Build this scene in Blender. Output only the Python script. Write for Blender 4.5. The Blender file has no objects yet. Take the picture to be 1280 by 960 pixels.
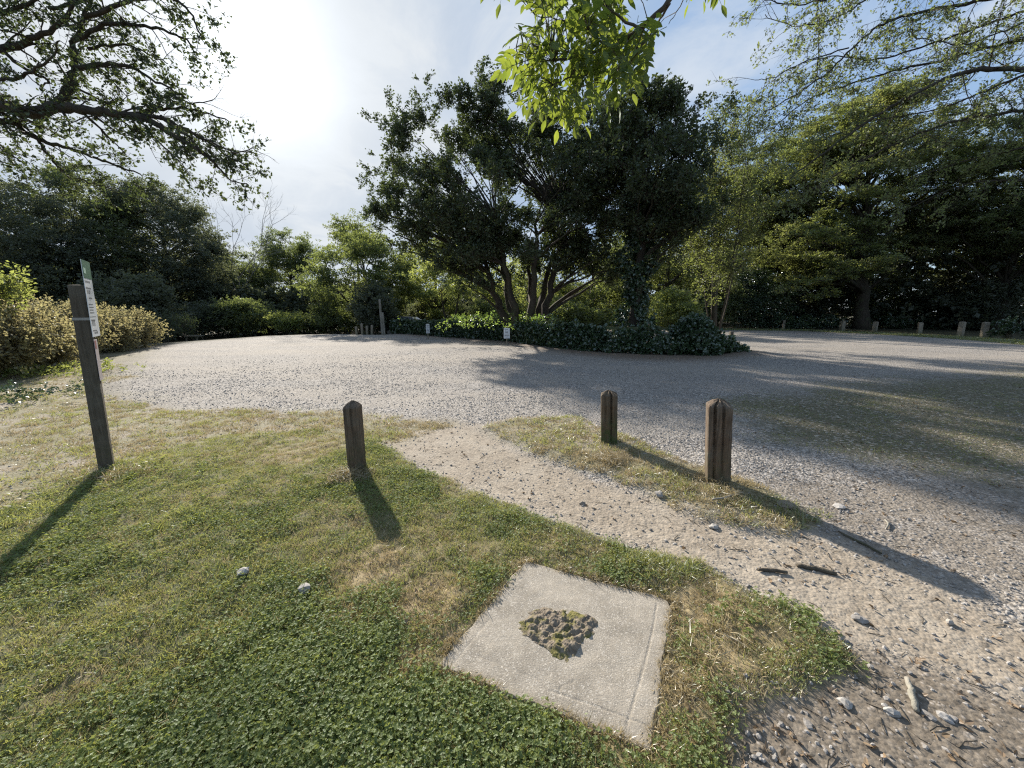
import bpy, math, random
import numpy as np
from mathutils import Vector, Matrix

# ------------------------------------------------------------------ camera, world, sun, exposure
sc = bpy.context.scene
C = sc.collection
R = math.radians
CAM_H, PITCH, F = 1.55, R(10.8), 481.0            # eye height, pitch down, focal length in photo pixels (1280 wide)
cp, sp = math.cos(PITCH), math.sin(PITCH)
cam = bpy.data.objects.new('camera', bpy.data.cameras.new('camera'))
C.objects.link(cam)
cam.location = (0, 0, CAM_H)
cam.rotation_euler = (math.pi / 2 - PITCH, 0, 0)
cam.data.sensor_width = 36
cam.data.lens = 36 * F / 1280
cam.data.clip_start = 0.05
cam.data.clip_end = 3000
sc.camera = cam

SUN_AZ, SUN_EL = R(-31), R(26)                     # azimuth from +Y towards +X
sd = Vector((math.sin(SUN_AZ) * math.cos(SUN_EL), math.cos(SUN_AZ) * math.cos(SUN_EL), math.sin(SUN_EL)))
sun = bpy.data.objects.new('sun', bpy.data.lights.new('sun', 'SUN'))
C.objects.link(sun)
sun.data.energy = 4.7
sun.data.angle = R(1.2)
sun.data.color = (1.0, 0.93, 0.82)
sun.rotation_euler = (-sd).to_track_quat('-Z', 'Y').to_euler()

world = bpy.data.worlds.new('World')
sc.world = world
world.use_nodes = True
def build_world():
    nt = world.node_tree; N = nt.nodes; L = nt.links
    N.clear()
    out = N.new('ShaderNodeOutputWorld')
    bg = N.new('ShaderNodeBackground'); bg.inputs['Strength'].default_value = 0.1
    L.new(bg.outputs[0], out.inputs['Surface'])
    sky = N.new('ShaderNodeTexSky'); sky.sky_type = 'NISHITA'; sky.sun_disc = False
    sky.sun_elevation = SUN_EL; sky.sun_rotation = SUN_AZ
    sky.air_density = 1.0; sky.dust_density = 0.5; sky.ozone_density = 1.4
    tc = N.new('ShaderNodeTexCoord')
    nrm = N.new('ShaderNodeVectorMath'); nrm.operation = 'NORMALIZE'
    L.new(tc.outputs['Generated'], nrm.inputs[0])
    dot = N.new('ShaderNodeVectorMath'); dot.operation = 'DOT_PRODUCT'
    L.new(nrm.outputs[0], dot.inputs[0]); dot.inputs[1].default_value = tuple(sd)
    def math_(op, a, b=None, clamp=False):
        m = N.new('ShaderNodeMath'); m.operation = op; m.use_clamp = clamp
        for i, v in enumerate((a, b)):
            if v is None: continue
            if isinstance(v, (int, float)): m.inputs[i].default_value = v
            else: L.new(v, m.inputs[i])
        return m.outputs[0]
    c = math_('MAXIMUM', dot.outputs['Value'], 0.0)
    wide = math_('POWER', c, 5.0)
    mid = math_('POWER', c, 40.0)
    core = math_('POWER', c, 180.0)
    sep = N.new('ShaderNodeSeparateXYZ'); L.new(nrm.outputs[0], sep.inputs[0])
    z = math_('ADD', math_('MAXIMUM', sep.outputs['Z'], 0.0), 0.22)
    comb = N.new('ShaderNodeCombineXYZ')
    L.new(math_('DIVIDE', sep.outputs['X'], z), comb.inputs[0])
    L.new(math_('DIVIDE', sep.outputs['Y'], z), comb.inputs[1])
    n1 = N.new('ShaderNodeTexNoise'); n1.inputs['Scale'].default_value = 2.6; n1.inputs['Detail'].default_value = 9
    n1.inputs['Roughness'].default_value = 0.58; n1.inputs['Distortion'].default_value = 0.5
    L.new(comb.outputs[0], n1.inputs['Vector'])
    n2 = N.new('ShaderNodeTexNoise'); n2.inputs['Scale'].default_value = 0.8; n2.inputs['Detail'].default_value = 5
    L.new(comb.outputs[0], n2.inputs['Vector'])
    def ramp(v, a, b, lo, hi):
        m = N.new('ShaderNodeMapRange'); m.interpolation_type = 'SMOOTHSTEP'
        L.new(v, m.inputs['Value'])
        for k, q in (('From Min', a), ('From Max', b), ('To Min', lo), ('To Max', hi)): m.inputs[k].default_value = q
        return m.outputs[0]
    cl = math_('MULTIPLY', ramp(n1.outputs['Fac'], 0.40, 0.68, 0.0, 0.8), ramp(n2.outputs['Fac'], 0.38, 0.60, 0.2, 1.0))
    dens = math_('ADD', math_('ADD', math_('MULTIPLY', cl, 0.5), 0.62), math_('MULTIPLY', wide, 1.5), clamp=True)
    white = math_('ADD', math_('MULTIPLY', cl, 0.80), math_('MULTIPLY', math_('POWER', c, 8.0), 1.1), clamp=True)
    cm = N.new('ShaderNodeMix'); cm.data_type = 'RGBA'
    L.new(white, cm.inputs['Factor']); cm.inputs['A'].default_value = (1.55, 2.25, 3.35, 1); cm.inputs['B'].default_value = (3.4, 3.6, 3.8, 1)
    gl = math_('ADD', 1.0, math_('ADD', math_('MULTIPLY', math_('POWER', c, 60.0), 0.3), math_('MULTIPLY', core, 0.6)))
    gl = math_('MULTIPLY', gl, math_('ADD', 0.86, math_('MULTIPLY', n1.outputs['Fac'], 0.28)))
    cc = N.new('ShaderNodeVectorMath'); cc.operation = 'SCALE'
    L.new(cm.outputs['Result'], cc.inputs[0]); L.new(gl, cc.inputs['Scale'])
    mx = N.new('ShaderNodeMix'); mx.data_type = 'RGBA'
    L.new(dens, mx.inputs['Factor']); L.new(sky.outputs[0], mx.inputs['A']); L.new(cc.outputs[0], mx.inputs['B'])
    L.new(mx.outputs['Result'], bg.inputs['Color'])
build_world()

vs = sc.view_settings
sc.display_settings.display_device = 'sRGB'
vs.view_transform = 'Standard'; vs.look = 'None'; vs.exposure = 1.15; vs.gamma = 1.0; vs.use_curve_mapping = False
cy = sc.cycles
cy.max_bounces = 6; cy.diffuse_bounces = 4; cy.glossy_bounces = 2; cy.transmission_bounces = 3; cy.transparent_max_bounces = 4
cy.caustics_reflective = False; cy.caustics_refractive = False
cy.sample_clamp_indirect = 6.0
cy.use_denoising = False
try: cy.denoiser = 'OPENIMAGEDENOISE'
except Exception: pass
cy.filter_width = 1.2

# ------------------------------------------------------------------ helpers
rng = np.random.default_rng(11)
random.seed(11)

def ray(px, py):
    u, v = (px - 640) / F, (480 - py) / F
    return u, cp + sp * v, -sp + cp * v
def W(px, py, z=0.0):
    """point of the horizontal plane z that the photo shows at px, py"""
    x, y, dz = ray(px, py); t = (z - CAM_H) / dz
    return (x * t, y * t, z)
def D(px, py, Y):
    """point at distance Y in front that the photo shows at px, py"""
    x, y, dz = ray(px, py); t = Y / y
    return (x * t, Y, CAM_H + dz * t)

def sstep(a, b, x):
    t = np.clip((np.asarray(x, float) - a) / (b - a), 0, 1)
    return t * t * (3 - 2 * t)
def vnoise(x, y, seed=0):
    x = np.asarray(x, float); y = np.asarray(y, float)
    xi = np.floor(x).astype(np.int64); yi = np.floor(y).astype(np.int64)
    fx = x - xi; fy = y - yi
    def h(a, b):
        n = (a * 374761393 + b * 668265263 + seed * 974634777) & 0xFFFFFFFF
        n = ((n ^ (n >> 13)) * 1274126177) & 0xFFFFFFFF
        return ((n ^ (n >> 16)) & 0xFFFF) / 65535.0
    ux = fx * fx * (3 - 2 * fx); uy = fy * fy * (3 - 2 * fy)
    return (h(xi, yi) * (1 - ux) + h(xi + 1, yi) * ux) * (1 - uy) + (h(xi, yi + 1) * (1 - ux) + h(xi + 1, yi + 1) * ux) * uy
def fbm(x, y, freq, octv=4, seed=0, gain=0.5):
    s = 0; a = 1; t = 0
    for k in range(octv):
        s = s + a * (vnoise(x * freq, y * freq, seed + k * 17) - 0.5) * 2; t += a; a *= gain; freq *= 2.03
    return s / t
def poly_sd(x, y, poly):
    """signed distance to a polygon, positive inside"""
    x = np.asarray(x, float); y = np.asarray(y, float)
    d = np.full(x.shape, 1e9); ins = np.zeros(x.shape, bool)
    n = len(poly)
    for i in range(n):
        ax, ay = poly[i][:2]; bx, by = poly[(i + 1) % n][:2]
        ex, ey = bx - ax, by - ay
        t = np.clip(((x - ax) * ex + (y - ay) * ey) / (ex * ex + ey * ey + 1e-12), 0, 1)
        d = np.minimum(d, np.hypot(x - ax - t * ex, y - ay - t * ey))
        c = ((ay > y) != (by > y)) & (x < ex * (y - ay) / (ey if abs(ey) > 1e-12 else 1e-12) + ax)
        ins ^= c
    return np.where(ins, d, -d)

def tag(o, label=None, cat=None, group=None, kind=None):
    if label: o['label'] = label
    if cat: o['category'] = cat
    if group: o['group'] = group
    if kind: o['kind'] = kind
    return o
def empty(name, loc, rz=0.0, label=None, cat=None, group=None):
    o = bpy.data.objects.new(name, None); C.objects.link(o)
    o.empty_display_size = 0.2
    o.location = loc; o.rotation_euler = (0, 0, rz)
    return tag(o, label, cat, group)
def mesh(name, verts, faces, mats, mi=None, smooth=False):
    me = bpy.data.meshes.new(name)
    me.from_pydata([tuple(v) for v in verts] if not isinstance(verts, np.ndarray) else verts.tolist(), [], faces)
    for m in (mats if isinstance(mats, (list, tuple)) else [mats]): me.materials.append(m)
    if mi is not None: me.polygons.foreach_set('material_index', np.asarray(mi, np.int32))
    if smooth: me.polygons.foreach_set('use_smooth', np.ones(len(me.polygons), bool))
    me.update()
    return me
def link(name, me, parent=None, loc=None):
    o = bpy.data.objects.new(name, me); C.objects.link(o)
    if parent is not None: o.parent = parent
    if loc is not None: o.location = loc
    return o
class MB:
    """collects shapes that become one mesh"""
    def __init__(s): s.v = []; s.f = []; s.m = []
    def add(s, v, f, m=0):
        n = len(s.v); s.v += [tuple(q) for q in v]; s.f += [tuple(i + n for i in q) for q in f]; s.m += [m] * len(f)
    def box(s, c, d, rot=None, m=0, taper=1.0):
        x, y, z = (q / 2 for q in d)
        P = [Vector((sx * x * (taper if sz > 0 else 1), sy * y * (taper if sz > 0 else 1), sz * z)) for sz in (-1, 1) for sx, sy in ((-1, -1), (1, -1), (1, 1), (-1, 1))]
        if rot is not None: P = [rot @ p for p in P]
        c = Vector(c); P = [p + c for p in P]
        s.add(P, [(0, 3, 2, 1), (4, 5, 6, 7), (0, 1, 5, 4), (1, 2, 6, 5), (2, 3, 7, 6), (3, 0, 4, 7)], m)
    def tube(s, path, rad, seg=6, m=0, cap=True):
        path = [Vector(p) for p in path]; n = len(path); rings = []
        ref = Vector((0.13, 0.27, 0.95)).normalized()
        for i, p in enumerate(path):
            t = (path[min(i + 1, n - 1)] - path[max(i - 1, 0)])
            t = t.normalized() if t.length > 1e-9 else Vector((0, 0, 1))
            u = t.cross(ref)
            u = u.normalized() if u.length > 0.05 else t.cross(Vector((1, 0, 0))).normalized()
            w = t.cross(u); r = rad[i] if isinstance(rad, (list, tuple, np.ndarray)) else rad
            rings.append([p + (u * math.cos(a) + w * math.sin(a)) * r for a in (2 * math.pi * k / seg for k in range(seg))])
        v = [q for r_ in rings for q in r_]
        f = [(i * seg + k, i * seg + (k + 1) % seg, (i + 1) * seg + (k + 1) % seg, (i + 1) * seg + k) for i in range(n - 1) for k in range(seg)]
        if cap:
            f.append(tuple(range(seg - 1, -1, -1))); f.append(tuple((n - 1) * seg + k for k in range(seg)))
        s.add(v, f, m)
    def build(s, name, mats, parent=None, loc=None, smooth=False):
        return link(name, mesh(name, s.v, s.f, mats, s.m, smooth), parent, loc)

# ------------------------------------------------------------------ materials
class NT:
    def __init__(s, name):
        s.m = bpy.data.materials.new(name); s.m.use_nodes = True
        s.t = s.m.node_tree; s.N = s.t.nodes; s.L = s.t.links; s.N.clear()
        s.out = s.N.new('ShaderNodeOutputMaterial')
    def n(s, typ, **kw):
        q = s.N.new(typ)
        for k, v in kw.items():
            if k.startswith('_'): setattr(q, k[1:], v)
            else: s.put(q.inputs[k.replace('__', ' ')], v)
        return q
    def put(s, sock, v):
        if hasattr(v, 'is_output'): s.L.new(v, sock)
        else: sock.default_value = v
    def math(s, op, a, b=0.0, clamp=False):
        q = s.N.new('ShaderNodeMath'); q.operation = op; q.use_clamp = clamp
        s.put(q.inputs[0], a); s.put(q.inputs[1], b); return q.outputs[0]
    def mix(s, f, a, b, blend='MIX'):
        q = s.N.new('ShaderNodeMix'); q.data_type = 'RGBA'; q.blend_type = blend
        s.put(q.inputs['Factor'], f)
        s.put(q.inputs['A'], a if hasattr(a, 'is_output') else (*a[:3], 1)); s.put(q.inputs['B'], b if hasattr(b, 'is_output') else (*b[:3], 1))
        return q.outputs['Result']
    def noise(s, vec, scale, detail=4, rough=0.55, dist=0.0):
        return s.n('ShaderNodeTexNoise', Vector=vec, Scale=scale, Detail=detail, Roughness=rough, Distortion=dist).outputs['Fac']
    def voro(s, vec, scale, feature='F1', rnd=1.0):
        return s.n('ShaderNodeTexVoronoi', _feature=feature, Vector=vec, Scale=scale, Randomness=rnd)
    def rng(s, v, a, b, lo=0.0, hi=1.0, smooth=False):
        q = s.N.new('ShaderNodeMapRange')
        if smooth: q.interpolation_type = 'SMOOTHSTEP'
        s.put(q.inputs['Value'], v)
        for k, w in (('From Min', a), ('From Max', b), ('To Min', lo), ('To Max', hi)): q.inputs[k].default_value = w
        return q.outputs[0]
    def pos(s): return s.n('ShaderNodeNewGeometry').outputs['Position']
    def obj(s): return s.n('ShaderNodeTexCoord').outputs['Object']
    def scaled(s, vec, sc3):
        q = s.N.new('ShaderNodeMapping'); s.put(q.inputs['Vector'], vec); q.inputs['Scale'].default_value = sc3
        return q.outputs[0]
    def bump(s, h, strength=0.5, dist=0.02, normal=None):
        q = s.n('ShaderNodeBump', Height=h, Strength=strength, Distance=dist)
        if normal is not None: s.L.new(normal, q.inputs['Normal'])
        return q.outputs[0]
    def surf(s, col, rough=0.9, normal=None, spec=0.3):
        b = s.N.new('ShaderNodeBsdfPrincipled')
        s.put(b.inputs['Base Color'], col if hasattr(col, 'is_output') else (*col[:3], 1)); s.put(b.inputs['Roughness'], rough)
        b.inputs['Specular IOR Level'].default_value = spec
        if normal is not None: s.L.new(normal, b.inputs['Normal'])
        s.L.new(b.outputs[0], s.out.inputs['Surface'])
        return s.m

def leaf_mat(name, base, trans, alt=None, gloss=0.07, tf=0.5, freq=1.3, rough=0.45):
    """leaf: diffuse + translucent, colour varying leaf by leaf and place by place"""
    t = NT(name)
    oi = t.n('ShaderNodeObjectInfo').outputs['Random']
    isl = t.n('ShaderNodeNewGeometry').outputs['Random Per Island']
    nz = t.noise(t.pos(), freq, 2)
    alt = alt or tuple(min(1, c * 1.7) for c in base)
    f = t.math('ADD', t.math('MULTIPLY', isl, 0.45), t.math('ADD', t.math('MULTIPLY', oi, 0.2), t.math('MULTIPLY', t.math('SUBTRACT', nz, 0.35), 1.1)), clamp=True)
    col = t.mix(f, base, alt)
    k = [a / max(b, 1e-3) for a, b in zip(trans, base)]
    tcol = t.mix(1.0, col, tuple(min(6.0, q) for q in k), 'MULTIPLY')
    d = t.n('ShaderNodeBsdfDiffuse', Color=col)
    tr = t.n('ShaderNodeBsdfTranslucent', Color=tcol)
    m1 = t.n('ShaderNodeMixShader'); t.put(m1.inputs[0], tf); t.L.new(d.outputs[0], m1.inputs[1]); t.L.new(tr.outputs[0], m1.inputs[2])
    g = t.n('ShaderNodeBsdfGlossy', Color=(0.9, 0.95, 1, 1), Roughness=rough)
    m2 = t.n('ShaderNodeMixShader'); t.put(m2.inputs[0], gloss * 0.5); t.L.new(m1.outputs[0], m2.inputs[1]); t.L.new(g.outputs[0], m2.inputs[2])
    t.L.new(m2.outputs[0], t.out.inputs['Surface'])
    return t.m
def bark_mat(name, a, b, scale=9.0):
    t = NT(name); p = t.obj()
    n = t.noise(t.scaled(p, (1, 1, 0.18)), scale, 6, 0.65)
    c = t.mix(t.rng(n, 0.3, 0.7), a, b)
    c = t.mix(t.math('MULTIPLY', t.rng(t.noise(p, 2.3, 3), 0.5, 0.75), 0.6), c, (0.07, 0.085, 0.04))
    return t.surf(c, 0.9, t.bump(n, 0.9, 0.03))
M = {}
M['bark'] = bark_mat('bark', (0.035, 0.028, 0.02), (0.12, 0.10, 0.075))
M['bark_dark'] = bark_mat('bark_dark', (0.025, 0.02, 0.015), (0.075, 0.06, 0.045))
M['bark_pale'] = bark_mat('bark_pale', (0.16, 0.145, 0.12), (0.36, 0.33, 0.28))
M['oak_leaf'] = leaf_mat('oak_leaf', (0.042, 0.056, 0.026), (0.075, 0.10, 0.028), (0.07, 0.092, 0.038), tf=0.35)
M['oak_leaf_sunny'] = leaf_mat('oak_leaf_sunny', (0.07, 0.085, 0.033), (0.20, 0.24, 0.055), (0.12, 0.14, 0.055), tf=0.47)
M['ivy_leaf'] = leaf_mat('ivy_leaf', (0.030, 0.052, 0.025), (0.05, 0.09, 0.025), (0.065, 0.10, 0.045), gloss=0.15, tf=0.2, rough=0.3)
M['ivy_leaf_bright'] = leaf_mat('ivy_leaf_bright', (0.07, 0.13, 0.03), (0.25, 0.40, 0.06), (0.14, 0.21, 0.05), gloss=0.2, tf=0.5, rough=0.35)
M['wood_leaf'] = leaf_mat('wood_leaf', (0.065, 0.08, 0.04), (0.16, 0.20, 0.06), (0.12, 0.14, 0.06), tf=0.5, freq=0.5)
M['cool_leaf'] = leaf_mat('cool_leaf', (0.06, 0.072, 0.05), (0.13, 0.155, 0.075), (0.10, 0.11, 0.065), tf=0.42, freq=0.5)
M['beech_leaf'] = leaf_mat('beech_leaf', (0.10, 0.12, 0.05), (0.27, 0.31, 0.08), (0.17, 0.19, 0.085), tf=0.45, freq=0.45)
M['lime_leaf'] = leaf_mat('lime_leaf', (0.10, 0.13, 0.045), (0.26, 0.31, 0.07), (0.17, 0.20, 0.07), tf=0.55, freq=0.7)
M['ash_leaf'] = leaf_mat('ash_leaf', (0.04, 0.075, 0.018), (0.13, 0.19, 0.026), (0.11, 0.165, 0.035), tf=0.5, freq=5.0, gloss=0.05)
M['yellow_leaf'] = leaf_mat('yellow_leaf', (0.22, 0.185, 0.09), (0.34, 0.28, 0.13), (0.26, 0.25, 0.12), tf=0.5, freq=1.8)
M['clover'] = leaf_mat('clover', (0.08, 0.115, 0.033), (0.24, 0.30, 0.06), (0.19, 0.23, 0.075), tf=0.42, freq=4.5, gloss=0.05, rough=.55)
M['grass'] = leaf_mat('grass', (0.11, 0.145, 0.04), (0.27, 0.33, 0.07), (0.21, 0.215, 0.08), tf=0.4, freq=2.0, gloss=0.15)
M['straw'] = leaf_mat('straw', (0.26, 0.20, 0.10), (0.34, 0.26, 0.12), (0.42, 0.34, 0.19), tf=0.3, freq=3.0, gloss=0.15)

def wood_post_mat(name, a, b, moss=0.0):
    t = NT(name); p = t.obj()
    g = t.noise(t.scaled(p, (1, 1, 0.06)), 60, 6, 0.7)
    n = t.noise(p, 7, 4)
    c = t.mix(t.rng(g, 0.3, 0.7), a, b)
    c = t.mix(t.rng(n, 0.45, 0.75, 0, 0.55), c, (0.16, 0.15, 0.125))
    z = t.n('ShaderNodeSeparateXYZ', Vector=p).outputs['Z']
    ms = t.math('MULTIPLY', t.rng(z, 0.42, 0.02), t.rng(t.noise(p, 14, 4), 0.35, 0.6))
    c = t.mix(t.math('MULTIPLY', ms, moss), c, (0.05, 0.075, 0.02))
    return t.surf(c, 0.88, t.bump(t.math('ADD', g, t.math('MULTIPLY', n, 0.5)), 0.8, 0.012))
M['post'] = wood_post_mat('post', (0.045, 0.032, 0.022), (0.20, 0.14, 0.095), 0.35)
M['post_mossy'] = wood_post_mat('post_mossy', (0.04, 0.03, 0.02), (0.17, 0.12, 0.075), 0.95)
M['post_far'] = wood_post_mat('post_far', (0.16, 0.13, 0.095), (0.34, 0.29, 0.22), 0.5)
M['post_grey'] = wood_post_mat('post_grey', (0.055, 0.045, 0.032), (0.13, 0.11, 0.085), 0.3)
M['rail'] = wood_post_mat('rail', (0.05, 0.055, 0.025), (0.13, 0.13, 0.07), 0.6)

def stone_mat(name, a, b):
    t = NT(name); p = t.pos()
    n = t.noise(p, 40, 5, 0.6)
    oi = t.n('ShaderNodeObjectInfo').outputs['Random']
    c = t.mix(t.rng(n, 0.3, 0.7), a, b)
    c = t.mix(t.math('MULTIPLY', oi, 0.55), c, t.mix(t.rng(oi, 0.4, 0.9), (0.12, 0.105, 0.09), (0.42, 0.40, 0.375)))
    return t.surf(c, 0.85, t.bump(n, 0.5, 0.004))
M['stone'] = stone_mat('stone', (0.13, 0.12, 0.11), (0.38, 0.355, 0.33))
M['flint'] = stone_mat('flint', (0.24, 0.225, 0.205), (0.42, 0.40, 0.37))
M['soilclod'] = stone_mat('soilclod', (0.16, 0.125, 0.09), (0.28, 0.23, 0.17))
# ------------------------------------------------------------------ ground: zones, height, sheet
SL = [W(657, 700, .012), W(844, 750, .012), W(814, 940, .012), W(543, 832, .012)]          # slab corners
def GP(pts): return [W(a, b)[:2] for a, b in pts]
LAWN = GP([(-900, 700), (-300, 640), (0, 640), (60, 612), (150, 578), (270, 545), (400, 537), (470, 552), (520, 585), (600, 617), (700, 655), (790, 690), (870, 700), (930, 740), (1040, 795), (1062, 830), (1000, 852), (915, 870), (890, 960)]) + [(0.6, 0.5), (0.3, -3.0), (-9, -3), (-9, 1.0)]
PATH = GP([(440, 545), (520, 522), (600, 530), (650, 560), (740, 590), (800, 612), (880, 640), (985, 655), (1100, 690), (1280, 770), (1500, 880), (1500, 1000), (1280, 885), (1060, 812), (930, 735), (820, 692), (700, 655), (600, 615), (520, 585)])
LEFTV = GP([(-900, 780), (-300, 720), (0, 680), (60, 650), (150, 605), (270, 570), (400, 556), (500, 552), (560, 530), (420, 517), (230, 512), (140, 500), (120, 480), (178, 442), (178, 432), (60, 440), (-200, 470), (-900, 560)])
VERGE = GP([(600, 535), (640, 524), (720, 522), (770, 543), (850, 580), (940, 605), (1005, 650), (985, 666), (920, 655), (860, 639), (800, 614), (715, 587), (650, 560)])
MOSS = GP([(905, 500), (1000, 486), (1120, 474), (1280, 457), (1700, 440), (1700, 600), (1280, 605), (1180, 592), (1060, 575), (1000, 562), (930, 552)])
BARE = GP([(870, 990), (890, 880), (1000, 840), (1060, 795), (1150, 820), (1280, 868), (1500, 960), (1500, 1100), (1100, 1500)]) + [(0.7, 0.3)]
GRAV = GP([(100, 548), (230, 520), (130, 498), (125, 478), (184, 434), (250, 427), (340, 420), (440, 416.5), (480, 418)]) + [(-6, 31), (14, 31.5)] + GP([(880, 412.5), (1000, 413.5), (1100, 418), (1200, 424), (1280, 431), (1600, 450), (2300, 520), (2300, 1400), (1500, 1200), (1100, 900), (700, 640), (480, 545)])
MIXED = GP([(930, 600), (1100, 585), (1280, 590), (1600, 650), (1600, 900), (1280, 765), (1100, 685), (985, 652)])
HEDGE = [W(489, 417)[:2], W(560, 423)[:2], W(640, 429)[:2], W(700, 438)[:2], W(760, 444)[:2], W(830, 447)[:2], W(880, 447)[:2], W(920, 442)[:2]]
ISLAND = [(x, y - q) for (x, y), q in zip(HEDGE, (.5, .6, .9, 1.4, 1.5, 1.3, 1.1, .9))] + [(9.3, 14.2), (9.0, 15.8), (6, 18.5), (0, 24.5), (-6, 30), (-9, 29)]

def zones(x, y):
    x = np.asarray(x, float); y = np.asarray(y, float)
    r = np.hypot(x, y)
    wob = (fbm(x, y, 1.1, 5, 3) * 0.22 + fbm(x, y, 7, 3, 5) * 0.05) * np.clip(r / 4.0, 0.45, 3)
    def m(poly, w=0.12, k=1.0):
        ww = w * np.clip(r / 4.0, 0.6, 4)
        return sstep(-ww, ww, poly_sd(x, y, poly) + wob * k)
    z = {}
    z['lawn'] = m(LAWN, 0.16, 0.7)
    z['path'] = m(PATH, 0.22)
    z['left'] = m(LEFTV, 0.25)
    z['verge'] = m(VERGE, 0.12, 0.8)
    z['moss'] = m(MOSS, 0.5)
    z['bare'] = m(BARE, 0.18)
    z['bare'] = np.maximum(z['bare'], 0.7 * m(MIXED, 0.5))
    z['island'] = m(ISLAND, 0.18, 0.5)
    z['out'] = (1 - m(GRAV, 0.18, 0.35)) * sstep(7, 10, r)                       # outside the car park
    # dry patches inside the lawn
    dry = sstep(0.10, 0.60, fbm(x, y, 0.9, 4, 31) + 0.12) * 0.75
    for (a, b, rad, s) in ((200, 880, .8, .9), (100, 700, 1.2, .7), (640, 880, .3, 1.0), (600, 640, .25, .5), (1000, 800, .12, .7), (820, 705, .16, 1)):
        p = W(a, b); dry = dry * (1 - s * np.exp(-(((x - p[0]) ** 2 + (y - p[1]) ** 2) / rad ** 2)))
    for (a, b, rad, s) in ((530, 755, .24, 1.3), (470, 715, .26, 1.2), (440, 770, .14, .9), (520, 820, .13, 1.1), (600, 690, .2, .55), (560, 790, .15, 1.0), (850, 850, .16, 1.1), (740, 690, .12, .8), (890, 770, .38, 1.1), (900, 830, .3, .9), (440, 640, .40, .55), (700, 690, .3, .5), (860, 880, .2, .9), (300, 620, .5, .35), (330, 560, .8, .5), (90, 860, .12, .6)):
        p = W(a, b); dry = np.maximum(dry, s * np.exp(-(((x - p[0]) ** 2 + (y - p[1]) ** 2) / rad ** 2)))
    z['dry'] = np.clip(dry + 0.25 * fbm(x, y, 5, 3, 9), 0, 1)
    return z
HC = np.array(HEDGE)
def height(x, y, z=None):
    x = np.asarray(x, float); y = np.asarray(y, float)
    z = z or zones(x, y); r = np.hypot(x, y)
    near = 1 - sstep(8, 20, r)
    h = 0.015 * fbm(x, y, 0.5, 3, 1) * near
    h = h + z['lawn'] * (0.018 + 0.022 * fbm(x, y, 2.2, 4, 2) + 0.016 * fbm(x, y, 7, 3, 22)) * near
    h = h + z['verge'] * (0.035 + 0.02 * fbm(x, y, 3, 3, 4)) - z['path'] * 0.012 * (1 - z['lawn'])
    h = h + z['island'] * 0.08
    sl = sstep(-0.16, -0.01, poly_sd(x, y, [SL[k][:2] for k in range(4)])) if near.max() > 0 else 0
    h = h * (1 - sl) + 0.006 * sl
    # the wood floor drops away behind the far left edge of the car park
    far = sstep(0.3, 6.0, -poly_sd(x, y, GRAV)) * sstep(-6.0, -11.0, x) * sstep(17, 24, y)
    h = h - 1.05 * far
    h = h - 0.5 * np.exp(-(((x + 9.0) / 3.2) ** 2 + ((y - 30.0) / 2.6) ** 2))      # hollow with the parked car
    return h
def height1(x, y): return float(height(np.array([x]), np.array([y]))[0])

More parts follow.
